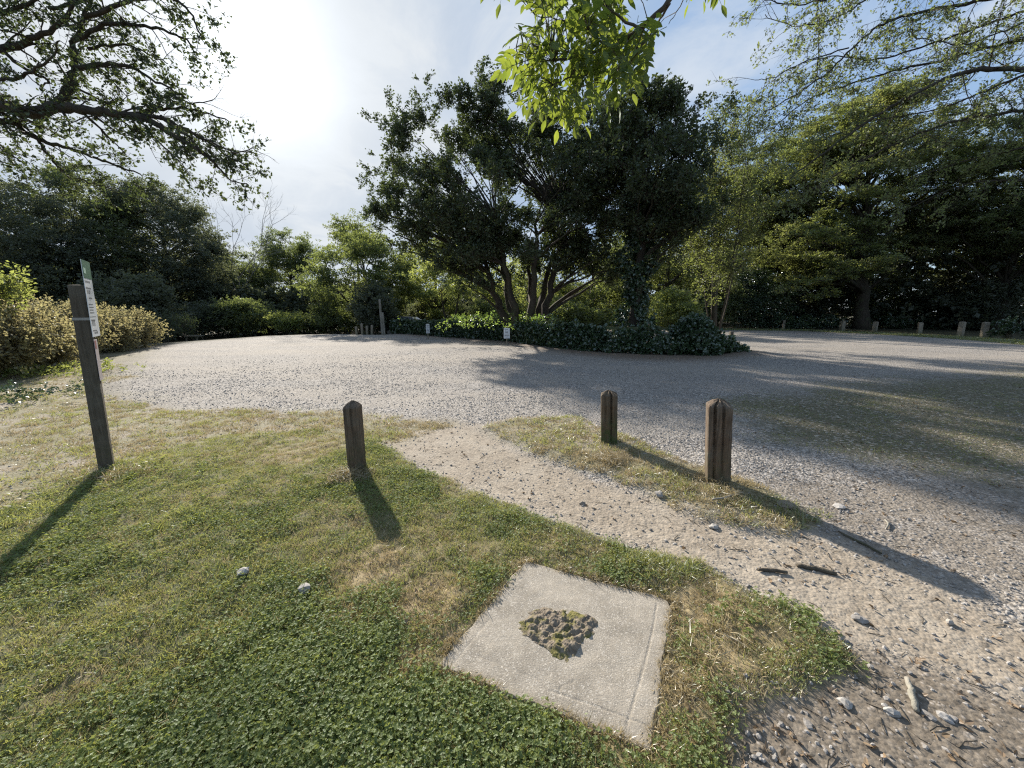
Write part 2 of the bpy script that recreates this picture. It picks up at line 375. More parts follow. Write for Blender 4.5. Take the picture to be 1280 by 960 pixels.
def ground():
    a1 = np.arange(-66, 66.01, 0.2); a2 = np.arange(69, 294, 3.0)
    ang = np.radians(np.concatenate([a1, a2])); nA = len(ang)
    r1 = np.geomspace(0.4, 60, 520); r2 = np.geomspace(66, 900, 18)
    rad = np.concatenate([r1, r2]); nR = len(rad)
    rr, aa = np.meshgrid(rad, ang, indexing='ij')
    x = (rr * np.sin(aa)).ravel(); y = (rr * np.cos(aa)).ravel()
    z = zones(x, y)
    h = height(x, y, z)
    r = rr.ravel(); nf = 1 - sstep(9, 16, r)
    gr = np.clip(1 - z['lawn'] - z['left'] * 0.6, 0, 1)
    cell = vnoise(x * 38, y * 38, 71); cell2 = vnoise(x * 19, y * 19, 72)
    h = h + nf * gr * ((cell ** 3) * 0.004 + (cell2 ** 4) * 0.004 + 0.005 * fbm(x, y, 7, 4, 12))
    h = h + nf * (1 - gr) * 0.008 * fbm(x, y, 16, 3, 13)
    # flat bed under the concrete slab
    sdn = sstep(0.012, 0.03, poly_sd(x, y, [SL[k][:2] for k in range(4)]))
    h = h * (1 - sdn) + (-0.03) * sdn
    V = np.stack([x, y, h], 1)
    V = np.vstack([V, [[0, 0, 0]]])
    i, j = np.meshgrid(np.arange(nR - 1), np.arange(nA), indexing='ij')
    i = i.ravel(); j = j.ravel(); j2 = (j + 1) % nA
    Fq = np.stack([i * nA + j, (i + 1) * nA + j, (i + 1) * nA + j2, i * nA + j2], 1)
    # attributes
    cA = np.zeros((len(V), 4), np.float32); cB = np.zeros((len(V), 4), np.float32)
    n = len(x)
    cA[:n, 0] = z['lawn']; cA[:n, 1] = np.maximum(z['path'], 0.0); cA[:n, 2] = z['island']; cA[:n, 3] = z['moss']
    cB[:n, 0] = z['dry']; cB[:n, 1] = z['out']; cB[:n, 2] = z['bare']; cB[:n, 3] = np.maximum(z['verge'], z['left'])
    # which named piece of ground a face belongs to
    cl = {k: z[k][Fq[:, 0]] for k in z}
    kind = np.zeros(len(Fq), int)                            # 0 car park
    kind[cl['moss'] > .5] = 5
    kind[cl['out'] > .5] = 4
    kind[cl['bare'] > .5] = 6
    kind[cl['left'] > .5] = 3
    kind[cl['path'] > .5] = 2
    kind[cl['verge'] > .5] = 7
    kind[cl['lawn'] > .5] = 1
    kind[cl['island'] > .5] = 8
    far = r[Fq[:, 0]] > 60
    kind[far] = 4
    names = ['gravel_car_park', 'lawn', 'dirt_path', 'dry_verge', 'woodland_floor', 'mossy_ground', 'bare_ground', 'post_verge', 'island_ground']
    for k, nm in enumerate(names):
        sel = Fq[kind == k]
        if k == 6:
            pass
        used, inv = np.unique(sel.ravel(), return_inverse=True)
        vv = V[used]; ff = inv.reshape(-1, 4)
        me = bpy.data.meshes.new(nm)
        me.vertices.add(len(vv)); me.vertices.foreach_set('co', vv.ravel())
        me.loops.add(ff.size); me.loops.foreach_set('vertex_index', ff.ravel().astype(np.int32))
        me.polygons.add(len(ff)); me.polygons.foreach_set('loop_start', (np.arange(len(ff)) * 4).astype(np.int32))
        me.polygons.foreach_set('use_smooth', np.ones(len(ff), bool))
        me.update(calc_edges=True)
        for an, arr in (('zone_a', cA), ('zone_b', cB)):
            at = me.color_attributes.new(an, 'FLOAT_COLOR', 'POINT'); at.data.foreach_set('color', arr[used].ravel())
        me.materials.append(M['ground'])
        tag(link(nm, me), kind='structure')
    # small round piece under the camera
    inner = [tuple(V[k]) for k in range(nA)]
    me = mesh('lawn', inner + [(0, 0, 0)], [(k, (k + 1) % nA, nA) for k in range(nA)], M['ground_plain'])
    tag(link('lawn', me), kind='structure')

def ground_mat():
    t = NT('ground'); p = t.pos()
    A = t.n('ShaderNodeAttribute', _attribute_name='zone_a'); B = t.n('ShaderNodeAttribute', _attribute_name='zone_b')
    sa = t.n('ShaderNodeSeparateColor', Color=A.outputs['Color']); sb = t.n('ShaderNodeSeparateColor', Color=B.outputs['Color'])
    lawn, path, isl, moss = sa.outputs[0], sa.outputs[1], sa.outputs[2], A.outputs['Alpha']
    dry, outz, bare, verge = sb.outputs[0], sb.outputs[1], sb.outputs[2], B.outputs['Alpha']
    v1 = t.voro(p, 62); v2 = t.voro(p, 34); v3 = t.voro(p, 120)
    c1 = t.n('ShaderNodeSeparateColor', Color=v1.outputs['Color']).outputs[0]
    c2 = t.n('ShaderNodeSeparateColor', Color=v2.outputs['Color']).outputs[1]
    c3 = t.n('ShaderNodeSeparateColor', Color=v3.outputs['Color']).outputs[2]
    big = t.noise(p, 0.35, 5, 0.6); med = t.noise(p, 2.2, 5, 0.65); fin = t.noise(p, 30, 5, 0.7)
    # gravel: pale crushed limestone with dust between
    st = t.math('ADD', t.math('MULTIPLY', c1, 0.6), t.math('ADD', t.math('MULTIPLY', c2, 0.25), t.math('MULTIPLY', c3, 0.15)))
    g = t.mix(t.rng(st, 0.22, 0.78), (0.052, 0.047, 0.042), (0.54, 0.50, 0.46))
    g = t.mix(t.rng(v2.outputs['Distance'], 0.45, 0.75, 0.0, 0.6), g, (0.06, 0.052, 0.045))
    dust = t.rng(t.math('ADD', t.math('MULTIPLY', t.noise(t.scaled(p, (0.30, 1.0, 1)), 0.55, 5, 0.6), 1.0), t.math('MULTIPLY', med, 0.25)), 0.50, 0.80)
    g = t.mix(t.math('MULTIPLY', dust, 0.75), g, t.mix(fin, (0.25, 0.215, 0.175), (0.42, 0.375, 0.32)))
    hv = t.math('MULTIPLY', t.math('SUBTRACT', 1.0, v1.outputs['Distance']), 1.0)
    hv2 = t.math('SUBTRACT', 1.0, v2.outputs['Distance'])
    # tan trodden earth
    e = t.mix(t.rng(fin, 0.3, 0.7), (0.17, 0.14, 0.105), (0.38, 0.32, 0.25))
    e = t.mix(t.rng(med, 0.45, 0.75, 0, 0.5), e, (0.45, 0.40, 0.33))
    e = t.mix(t.math('MULTIPLY', t.rng(c1, 0.80, 0.86), t.rng(v1.outputs['Distance'], 0.45, 0.25)), e, (0.20, 0.16, 0.12))
    pm = t.math('MAXIMUM', path, t.math('MULTIPLY', verge, 0.85))
    pm = t.math('MULTIPLY', pm, t.rng(t.math('ADD', med, t.math('MULTIPLY', pm, 0.5)), 0.5, 0.75))
    c = t.mix(pm, g, e)
    # darker stony earth at the lower right
    bd = t.mix(t.rng(fin, 0.35, 0.7), (0.10, 0.082, 0.062), (0.25, 0.21, 0.165))
    bd = t.mix(t.math('MULTIPLY', t.rng(c1, 0.84, 0.88, 0, 0.7), t.rng(v1.outputs['Distance'], 0.5, 0.3)), bd, (0.36, 0.32, 0.28))
    c = t.mix(t.math('MULTIPLY', bare, t.rng(t.math('ADD', med, t.math('MULTIPLY', bare, 0.3)), 0.45, 0.7)), c, bd)
    # thin moss, short grass and leaf crumbs on the right
    ml = t.mix(t.rng(t.noise(p, 18, 4, 0.7), 0.4, 0.62), (0.085, 0.085, 0.042), (0.18, 0.15, 0.105))
    ml = t.mix(t.rng(c2, 0.88, 0.92, 0, 0.8), ml, (0.40, 0.36, 0.30))
    c = t.mix(t.math('MULTIPLY', moss, t.rng(t.math('ADD', med, t.math('MULTIPLY', moss, 0.45)), 0.58, 0.80)), c, ml)
    # lawn soil
    so = t.mix(t.rng(fin, 0.3, 0.7), (0.05, 0.042, 0.025), (0.15, 0.125, 0.07))
    gr = t.mix(t.rng(t.noise(p, 12, 4, 0.7), 0.35, 0.65), (0.06, 0.09, 0.022), (0.13, 0.15, 0.05))
    dr = t.mix(t.rng(t.noise(p, 22, 4, 0.7), 0.35, 0.65), (0.16, 0.12, 0.07), (0.34, 0.27, 0.15))
    la = t.mix(dry, t.mix(0.45, so, gr), dr)
    c = t.mix(lawn, c, la)
    c = t.mix(t.math('MULTIPLY', verge, t.rng(t.noise(p, 1.5, 5, 0.7), 0.36, 0.54, 0.0, 0.85)), c, t.mix(t.noise(p, 9, 3), (0.115, 0.118, 0.05), (0.23, 0.20, 0.11)))
    # leaf litter on the island, wood floor
    li = t.mix(t.rng(t.noise(p, 25, 4, 0.75), 0.35, 0.65), (0.07, 0.05, 0.035), (0.20, 0.145, 0.10))
    c = t.mix(t.math('MULTIPLY', isl, 0.9), c, li)
    wf = t.mix(t.rng(t.noise(p, 6, 5, 0.7), 0.4, 0.6), (0.035, 0.03, 0.018), (0.08, 0.075, 0.035))
    ox = t.math('MULTIPLY', outz, t.math('SUBTRACT', 1.0, verge))
    ox = t.math('MULTIPLY', ox, t.math('SUBTRACT', 1.0, lawn))
    c = t.mix(ox, c, wf)
    c = t.mix(t.rng(big, 0.35, 0.7, 0.0, 0.16), c, (0.12, 0.10, 0.08))
    hard = t.math('MULTIPLY', t.math('SUBTRACT', 1.0, t.math('MULTIPLY', lawn, 0.8)), t.math('SUBTRACT', 1.0, t.math('MULTIPLY', t.math('MAXIMUM', t.math('MAXIMUM', path, bare), t.math('MULTIPLY', verge, 0.9)), 0.62)))
    h = t.math('ADD', t.math('MULTIPLY', hv, 0.5), t.math('ADD', t.math('MULTIPLY', hv2, 0.6), t.math('MULTIPLY', fin, 0.5)))
    nrm = t.bump(t.math('MULTIPLY', h, hard), 0.8, 0.02)
    return t.surf(c, 0.93, nrm, 0.25)
M['ground'] = ground_mat()
tq = NT('ground_plain'); M['ground_plain'] = tq.surf(tq.mix(tq.noise(tq.pos(), 12), (0.07, 0.08, 0.03), (0.14, 0.14, 0.06)), 0.95)




ground()
# ------------------------------------------------------------------ wooden posts
def post_mesh(w, h, lean=(0, 0), rows=16, cracks=((0, 2, .55), (0, 4, .35), (1, 3, .4)), cap=0.03, seed=1, sunk=0.12, per=6, d=None):
    """square post: rough sides with drying cracks cut in, low pyramid top; origin at ground level"""
    rs = random.Random(seed); d = d or w
    per_pts = []
    for s in range(4):
        for k in range(per):
            t = -1 + 2 * (k + 0.5) / per * 1.0 if per > 1 else 0
            t = -0.96 + 1.92 * k / per
            x, y = [(t, -1), (1, t), (-t, 1), (-1, -t)][s]
            per_pts.append((x, y, s, k))
    n = len(per_pts)
    V = []; Fc = []
    for r in range(rows + 1):
        z = -sunk + (h - cap + sunk) * r / rows
        f = max(z, 0) / h
        for (x, y, s, k) in per_pts:
            c = 1.0 + rs.uniform(-.012, .012)
            if k == 0: c -= 0.035
            for (cs, ck, dp) in cracks:
                if cs == s and ck == k:
                    c -= dp * (0.25 + 0.75 * f) * (0.7 + 0.6 * rs.random()) * 0.6
            if s in (0, 2): yy = y * c; xx = x * (1 if k else c)
            else: xx = x * c; yy = y * (1 if k else c)
            V.append((xx * w / 2 + lean[0] * f, yy * d / 2 + lean[1] * f, z))
    for r in range(rows):
        for k in range(n):
            Fc.append((r * n + k, r * n + (k + 1) % n, (r + 1) * n + (k + 1) % n, (r + 1) * n + k))
    # worn pyramid top
    base = rows * n
    for q, (sc_, dz) in enumerate(((0.93, cap * 0.22), (0.5, cap * 0.72), (0.10, cap))):
        b0 = len(V)
        for k in range(n):
            x, y, z = V[base + k]; x -= lean[0]; y -= lean[1]
            V.append((x * sc_ + lean[0], y * sc_ + lean[1], h - cap + dz + rs.uniform(-.10, .10) * cap))
        p0 = base if q == 0 else b0 - n
        for k in range(n): Fc.append((p0 + k, p0 + (k + 1) % n, b0 + (k + 1) % n, b0 + k))
    Fc.append(tuple(len(V) - n + k for k in range(n)))
    return V, Fc
def place_post(name, bpx, tpx, w, rz, mat, label, group, seed, cracks, cap=0.03, rows=24, cat='post'):
    b = Vector(W(*bpx)); tp = Vector(D(tpx[0], tpx[1], b.y)); h = tp.z
    gz = height1(b.x, b.y)
    lean = Matrix.Rotation(-rz, 2) @ Vector((tp.x - b.x, 0))
    V, Fc = post_mesh(w, h - gz, lean, rows, tuple((a, int(k * 11 / 6), q) for a, k, q in cracks), cap, seed, per=11)
    o = link(name, mesh(name, V, Fc, mat), None, (b.x, b.y, gz)); o.rotation_euler.z = rz
    return tag(o, label, cat, group)
gp = 'short wooden posts at the edge of the lawn'
place_post('wooden_post', (447, 590), (440, 501), .15, R(12), M['post'], 'dark weathered wooden post alone at the lawn edge with a ragged top', gp, 3, ((0, 3, .3), (0, 1, .25), (1, 3, .4)), .06)
place_post('wooden_post', (761, 556), (761.5, 488), .185, R(-14), M['post_mossy'], 'wooden post with green mossy foot and pointed top beyond the dirt path', gp, 8, ((0, 4, .8), (0, 2, .3), (1, 2, .4)), .055)
place_post('wooden_post', (896, 606), (899, 499), .19, R(-20), M['post'], 'tallest reddish brown wooden post, deeply cracked, in grass right of the path', gp, 5, ((0, 2, .9), (0, 4, .6), (1, 3, .45), (0, 3, .1)), .06)

# ------------------------------------------------------------------ sign post on the left
def sign_post():
    b = Vector(W(134, 588)); tp = Vector(D(96, 356, b.y)); h = tp.z
    root = empty('sign_post', (b.x, b.y, 0), 0, 'tall dark wooden post with notice plates on its side, left end of lawn', 'sign post')
    az = R(-38)                                        # direction in which the plates run away from the camera
    u = Vector((math.sin(az), math.cos(az), 0)); n = Vector((math.cos(az), -math.sin(az), 0))   # n: face of the plates
    lx, ly = tp.x - b.x, 0.0
    rz = -az
    lean = Matrix.Rotation(-rz, 2) @ Vector((lx, ly))
    w = 0.105
    V, Fc = post_mesh(w, h, lean, 14, ((0, 3, .2),), .006, 21, d=0.105)
    p = link('post', mesh('post', V, Fc, M['post_grey']), root); p.rotation_euler.z = rz
    up = Vector((lx / h, 0, 1))
    def at(a, z, off):                                  # a along u, z height, off from the post's face
        return Vector((0, 0, 0)) + up * z + u * a + n * (w / 2 + off)
    def plate(name, a0, a1, z0, z1, th, mat, parent, off=0.004):
        mb = MB(); P = []
        for o_ in (off, off + th):
            P += [at(a0, z0, o_), at(a1, z0, o_), at(a1, z1, o_), at(a0, z1, o_)]
        mb.add(P, [(0, 1, 2, 3), (7, 6, 5, 4), (0, 4, 5, 1), (1, 5, 6, 2), (2, 6, 7, 3), (3, 7, 4, 0)])
        return mb.build(name, mat, parent)
    zt = 2.00; zb = 1.31
    pl = plate('notice_plate', -.065, .25, zb, zt, .004, M['sign_white'], root)
    tag(pl, 'white notice plate with green header')
    plate('green_header', -.065, .25, zt - .16, zt, .0015, M['sign_green'], pl, .0082)
    plate('header_badge', -.045, .035, zt - .12, zt - .07, .001, M['sign_pale'], pl, .0100)
    # rows of small print, too small to read in the photograph
    mb = MB(); rs = random.Random(4)
    def dash(a0, a1, z0, z1):
        o_ = .0085
        mb.add([at(a0, z0, o_), at(a1, z0, o_), at(a1, z1, o_), at(a0, z1, o_)], [(0, 1, 2, 3)])
    for z, hh, a0, a1, gap in ((1.80, .018, -.04, .15, .012), (1.745, .014, -.04, .15, .01), (1.70, .04, -.02, .11, .02), (1.655, .014, .01, .14, .01), (1.60, .01, -.03, .13, .008), (1.575, .01, -.03, .15, .008), (1.55, .01, -.03, .12, .008), (1.525, .01, -.03, .14, .008), (1.49, .006, -.06, .18, 0), (1.455, .014, -.04, .13, .01), (1.41, .05, -.01, .10, .022), (1.36, .012, -.03, .14, .01), (1.335, .02, .02, .16, .014)):
        a = a0
        while a < a1:
            l = (a1 - a0) if gap == 0 else rs.uniform(.012, .035)
            dash(a, min(a + l, a1), z, z + hh); a += l + gap
    mb.build('lettering', M['sign_ink'], pl)['kind'] = 'stuff'
    lo = plate('lower_plate', -.05, .075, .90, 1.285, .003, M['sign_faded'], root)
    tag(lo, 'narrow faded pinkish plate below the notice')
    plate('red_patch', -.045, .02, 1.2, 1.275, .001, M['sign_red'], lo, .0072)
    # metal strap round the post
    mb = MB()
    for q in range(4):
        a = rz + q * math.pi / 2; nn = Vector((math.cos(a), math.sin(a), 0)); tt = Vector((-nn.y, nn.x, 0))
        c0 = up * 1.475
        mb.add([c0 + nn * (w / 2 + .003) + tt * s1 * (w / 2 + .003) + up * s2 for s1, s2 in ((-1, -.012), (1, -.012), (1, .012), (-1, .012))], [(0, 1, 2, 3)])
    mb.build('metal_strap', M['metal'], root)
for nm, c_, r_ in (('sign_white', (.72, .74, .76), .4), ('sign_green', (.055, .15, .095), .4), ('sign_pale', (.45, .62, .50), .4), ('sign_ink', (.06, .07, .08), .6), ('sign_faded', (.50, .43, .42), .5), ('sign_red', (.32, .12, .12), .5), ('metal', (.30, .29, .27), .45)):
    t_ = NT(nm); nz_ = t_.noise(t_.obj(), 25, 4); M[nm] = t_.surf(t_.mix(t_.rng(nz_, .35, .75, 0, .22), c_, tuple(q * .6 for q in c_)), r_)
sign_post()

# ------------------------------------------------------------------ concrete slab with the broken stub
def concrete_mat():
    t = NT('concrete'); p = t.pos()
    f = t.noise(p, 160, 4, 0.7); m_ = t.noise(p, 9, 5, 0.6); b = t.noise(p, 3, 3)
    v = t.voro(p, 210); cc = t.n('ShaderNodeSeparateColor', Color=v.outputs['Color']).outputs[0]
    c = t.mix(t.rng(f, .3, .7), (0.22, 0.195, 0.16), (0.36, 0.32, 0.265))
    c = t.mix(t.rng(m_, .42, .68, 0, .6), c, (0.19, 0.165, 0.13))
    c = t.mix(t.rng(cc, .86, .9, 0, .55), c, (0.52, 0.48, 0.42)); c = t.mix(t.rng(cc, .1, .06, 0, .5), c, (0.15, 0.13, 0.11))
    c = t.mix(t.rng(b, .45, .65, 0, .35), c, (0.42, 0.37, 0.30))
    a = t.n('ShaderNodeAttribute', _attribute_name='edge').outputs['Fac']
    c = t.mix(t.math('MULTIPLY', a, t.rng(m_, .35, .6)), c, (0.20, 0.165, 0.115))
    return t.surf(c, 0.9, t.bump(t.math('ADD', f, t.math('MULTIPLY', m_, .6)), .7, .005))
M['concrete'] = concrete_mat()
def slab():
    A, B, Cc, Dd = [np.array(p[:2]) for p in SL]       # back, right, front, left corners
    N = 170
    s, t = np.meshgrid(np.linspace(0, 1, N), np.linspace(0, 1, N), indexing='ij')
    s = s.ravel(); t = t.ravel()                        # s: A->B side, t: A->D side
    e = np.minimum(np.minimum(s, 1 - s), np.minimum(t, 1 - t))
    P = ((1 - s) * (1 - t))[:, None] * A + (s * (1 - t))[:, None] * B + (s * t)[:, None] * Cc + ((1 - s) * t)[:, None] * Dd
    ctr = P.mean(0)
    x, y = P[:, 0], P[:, 1]
    # ragged outline and rounded corner
    rag = 0.016 * fbm(x, y, 14, 4, 55) + .018 * fbm(x, y, 4, 2, 56)
    k = 1 - np.clip(e / 0.05, 0, 1)
    P = P + (P - ctr) * (rag * 2.2 * k)[:, None]
    cr = np.hypot(1 - s, t)                             # corner B rounded
    P = P - (P - ctr) * (0.06 * np.clip(1 - cr / 0.10, 0, 1))[:, None]
    z = 0.012 + 0.0018 * fbm(x, y, 20, 4, 57) + 0.003 * fbm(x, y, 2, 2, 58)
    def groove(dist, dp=.006, w=.007): return -dp * np.exp(-(dist / w) ** 2)
    z += groove(s - (0.90 + 0.012 * np.sin(t * 4)) , .0035, .0035) * (t > .08) * (t < .93)
    z += groove(t - (0.90 + .008 * np.sin(s * 5)), .003, .0035) * (s > .55)
    z += groove(t - (0.86 + .02 * s), .0012, .004) * (s < .55) * (s > .12)
    z += groove(s - .075, .0015, .004) * (t > .60)
    z += groove((s - .60) + (t - .86) * .35 + .012 * np.sin(t * 60), .003, .0028) * (t > .80) * (t < .90)
    z -= 0.05 * np.clip(1 - e / 0.010, 0, 1)
    V = np.column_stack([P, z])
    i, j = np.meshgrid(np.arange(N - 1), np.arange(N - 1), indexing='ij'); i = i.ravel(); j = j.ravel()
    Fq = np.stack([i * N + j, i * N + j + 1, (i + 1) * N + j + 1, (i + 1) * N + j], 1)
    Fq = Fq.tolist()
    rim = [k for k in range(N)] + [k * N + N - 1 for k in range(1, N)] + [(N - 1) * N + k for k in range(N - 2, -1, -1)] + [k * N for k in range(N - 2, 0, -1)]
    nb = len(V); V = np.vstack([V, np.column_stack([V[rim][:, :2], np.full(len(rim), -.12)])])
    for q in range(len(rim)): Fq.append((rim[q], nb + q, nb + (q + 1) % len(rim), rim[(q + 1) % len(rim)]))
    root = empty('concrete_slab', (ctr[0], ctr[1], 0), 0, 'square concrete slab set flush in the grass with scored edge lines', 'slab')
    V[:, 0] -= ctr[0]; V[:, 1] -= ctr[1]
    me = mesh('slab', V, Fq, M['concrete'], smooth=True)
    at = me.attributes.new('edge', 'FLOAT', 'POINT'); at.data.foreach_set('value', np.concatenate([np.clip(1 - e / .06, 0, 1), np.ones(len(rim))]).astype(np.float32))
    link('slab', me, root)
slab()

def stub():
    """the broken, moss grown concrete stub in the middle of the slab"""
    t = NT('stub'); p = t.pos()
    n = t.noise(p, 45, 6, .7); m_ = t.noise(p, 13, 4, .6); g = t.n('ShaderNodeSeparateXYZ', Vector=t.n('ShaderNodeNewGeometry').outputs['Normal']).outputs['Z']
    c = t.mix(t.rng(n, .3, .7), (.10, .078, .055), (.30, .25, .19))
    mo = t.math('MULTIPLY', t.rng(m_, .47, .58), t.rng(g, .2, .8))
    c = t.mix(mo, c, t.mix(t.rng(n, .35, .6), (.075, .075, .02), (.20, .175, .06)))
    M['stub'] = t.surf(c, .95, t.bump(n, 1.0, .012))
    P = [W(a, b, .02)[:2] for a, b in ((645, 775), (668, 757), (705, 757), (738, 768), (752, 775), (745, 795), (722, 812), (712, 828), (692, 820), (668, 806), (648, 795))]
    cx = sum(p[0] for p in P) / len(P); cy_ = sum(p[1] for p in P) / len(P)
    N = 96; xs = np.linspace(cx - .2, cx + .2, N); ys = np.linspace(cy_ - .2, cy_ + .2, N)
    x, y = np.meshgrid(xs, ys, indexing='ij'); x = x.ravel(); y = y.ravel()
    d = poly_sd(x, y, P) + .014 * fbm(x, y, 38, 4, 61) + .020 * fbm(x, y, 14, 3, 64)
    rock = np.abs(fbm(x, y, 19, 3, 62)); 
    z = .010 + (.014 + .014 * fbm(x, y, 9, 3, 65) + .030 * (rock - .2) + .008 * fbm(x, y, 60, 3, 63)) * (.35 + .65 * sstep(.01, .05, d)) * sstep(-.002, .018, d)
    z = z - .02 * sstep(.0, -.008, d) - .02 * np.exp(-((d - .0) / .006) ** 2) * sstep(cy_ + .02, cy_ - .05, y)
    z = np.where(d < -.012, -.02, z)
    keep = d > -.02
    V = np.column_stack([x - cx, y - cy_, z]); idx = -np.ones(N * N, int); idx[keep] = np.arange(keep.sum())
    Fq = []
    for i in range(N - 1):
        for j in range(N - 1):
            q = (i * N + j, (i + 1) * N + j, (i + 1) * N + j + 1, i * N + j + 1)
            if all(idx[k] >= 0 for k in q): Fq.append(tuple(int(idx[k]) for k in q))
    me = mesh('concrete_stub', V[keep], Fq, M['stub'])
    o = link('concrete_stub', me, None, (cx, cy_, 0))
    tag(o, 'broken rough concrete lump with yellow green moss in the middle of slab', 'stub')
    return P, (cx, cy_)
STUB_P, STUB_C = stub()

# ------------------------------------------------------------------ loose stones and sticks one can point to
def rock_mesh(name, r, flat, seed, mat, sub=2):
    import bmesh
    bm = bmesh.new(); bmesh.ops.create_icosphere(bm, subdivisions=sub, radius=1)
    rs = random.Random(seed); o = Vector((rs.uniform(0, 50), rs.uniform(0, 50), rs.uniform(0, 50)))
    from mathutils import noise as nz
    ax = (1 + rs.uniform(-.1, .3), 1 - rs.uniform(0, .35))
    for v in bm.verts:
        k = 1 + .5 * nz.noise(v.co * .9 + o) + .3 * nz.noise(v.co * 2.1 + o)
        # facets
        c = v.co * k
        v.co = Vector((c.x * ax[0] * r, c.y * ax[1] * r, c.z * r * flat))
    me = bpy.data.meshes.new(name); bm.to_mesh(me); bm.free(); me.materials.append(mat)
    if False: me.polygons.foreach_set('use_smooth', np.ones(len(me.polygons), bool))
    return me
def stone(px, py, wpx, flat, mat, label, seed, group=None, sink=.3):
    p = Vector(W(px, py)); e = Vector(W(px + wpx / 2, py))
    r = (e - p).length
    z = height1(p.x, p.y)
    o = link('stone', rock_mesh('stone', r / 1.15, flat, seed, mat), None, (p.x, p.y, z + r * flat * (1 - sink) * .6)); o.rotation_euler.z = seed
    return tag(o, label, 'stone', group)
s_ = 'loose stones on the ground'
stone(306, 722, 18, .5, M['flint'], 'greyish flat stone in the lawn, farther and left of the pair', 1, s_, -.5)
stone(381, 741, 22, .5, M['flint'], 'whitest flat stone in the lawn, near the brown dry patch', 2, s_, -.5)
stone(1115, 891, 19, .6, M['flint'], 'rounded pale stone left of the bark stick in the bottom right corner', 3, s_)
stone(1056, 879, 18, .5, M['flint'], 'light angular stone on bare earth, halfway from slab to bark stick', 4, s_)
stone(1160, 895, 14, .6, M['stone'], 'pale stone just below the lower end of the bark stick', 5, s_)
stone(1181, 897, 16, .55, M['stone'], 'grey stone on bare earth right of the bark stick', 6, s_)
stone(1193, 899, 13, .5, M['stone'], 'small grey stone touching the one right of the bark stick', 7, s_)
stone(1010, 905, 12, .5, M['stone'], 'small stone near the bottom edge between dry grass and bare earth', 8, s_)
stone(1075, 773, 15, .6, M['stone'], 'pale stone in the middle of the sunlit dirt path', 9, s_)
stone(1187, 776, 12, .7, M['soilclod'], 'dark chunky stone on the path near the right edge', 10, s_)
stone(824, 621, 14, .6, M['stone'], 'pale stone between path and grass left of the tallest post', 11, s_)
stone(983, 637, 26, .35, M['soilclod'], 'flat brown half buried stone at the right end of the post grass', 12, s_)
stone(893, 657, 11, .6, M['flint'], 'small pale stone on the path below the tallest post', 13, s_)
stone(1048, 634, 14, .4, M['stone'], 'flat pale stone on the shaded gravel right of the posts', 14, s_)
stone(728, 628, 10, .6, M['soilclod'], 'small brown stone on the path before the mossy post', 15, s_)
def stick(pts, rad, label, mat, h=.012):
    P = []
    for k, q in enumerate(pts):
        w_ = W(*q); P.append(Vector((w_[0], w_[1], height1(w_[0], w_[1]) + h)))
    Q = []
    for k in range(len(P) - 1):
        for s in range(4): Q.append(P[k].lerp(P[k + 1], s / 4) + Vector((random.uniform(-1, 1), random.uniform(-1, 1), random.uniform(-.3, .6))) * rad * .35)
    Q.append(P[-1])
    c = Q[0].copy(); mb = MB(); mb.tube([q - c for q in Q], [rad * (.75 + .35 * math.sin(3.0 * k / len(Q) + .2) + random.uniform(-.08, .08)) for k in range(len(Q))], 8)
    tag(mb.build('stick', mat, None, tuple(c), smooth=True), label, 'stick', 'fallen sticks')
stick([(1133, 850), (1140, 868), (1146, 891)], .011, 'short thick stick with yellowish bark on the bare earth, bottom right', M['bark_stick'] if 'bark_stick' in M else M['bark_pale'])
stick([(996, 706), (1020, 710), (1046, 717)], .013, 'dark longer stick lying across the dirt path', M['bark'])
stick([(948, 711), (966, 712), (984, 715)], .011, 'shorter dark stick left of the longer one on the dirt path', M['bark'])
stick([(890, 633), (906, 631), (928, 622)], .008, 'thin grey stick lying at the foot of the tallest post', M['bark_pale'], .03)
stick([(1048, 665), (1075, 678), (1102, 692)], .007, 'thin stick along the shaded edge of the path', M['bark'])
stick([(1106, 652), (1110, 656), (1108, 662)], .006, 'tiny curved twig on the shaded gravel', M['bark_pale'])

# ------------------------------------------------------------------ distant posts, pole, signs, rails, table, car
def far_post(bx, by, ty, w, label, mat='post_far', name='marker_post', group='posts along the far edge of the car park'):
    p = Vector(W(bx, by)); tp = Vector(D(bx, ty, p.y))
    V, Fc = post_mesh(w, tp.z, (random.uniform(-.03, .03), 0), 6, ((0, 3, .4),), .03, int(bx), .2, 4)
    o = link(name, mesh(name, V, Fc, M[mat]), None, (p.x, p.y, height1(p.x, p.y))); o.rotation_euler.z = random.uniform(-.5, .5)
    return tag(o, label, 'post', group)
far_post(979, 411.5, 400, .16, 'leftmost pale far post, before the dark shrubs')
far_post(1052, 413, 401, .28, 'pale far post just left of the big tree trunk')
far_post(1093, 414, 402, .26, 'pale far post just right of the big tree trunk')
far_post(1149, 416, 403, .24, 'dim far post midway along the far right verge')
far_post(1200, 420, 402, .24, 'brightest and tallest far post at the right')
far_post(1229, 422, 402.5, .24, 'pale far post between the brightest one and the ivy covered one')
far_post(1262, 424, 403, .26, 'rightmost far post wrapped in ivy', 'post_grey')
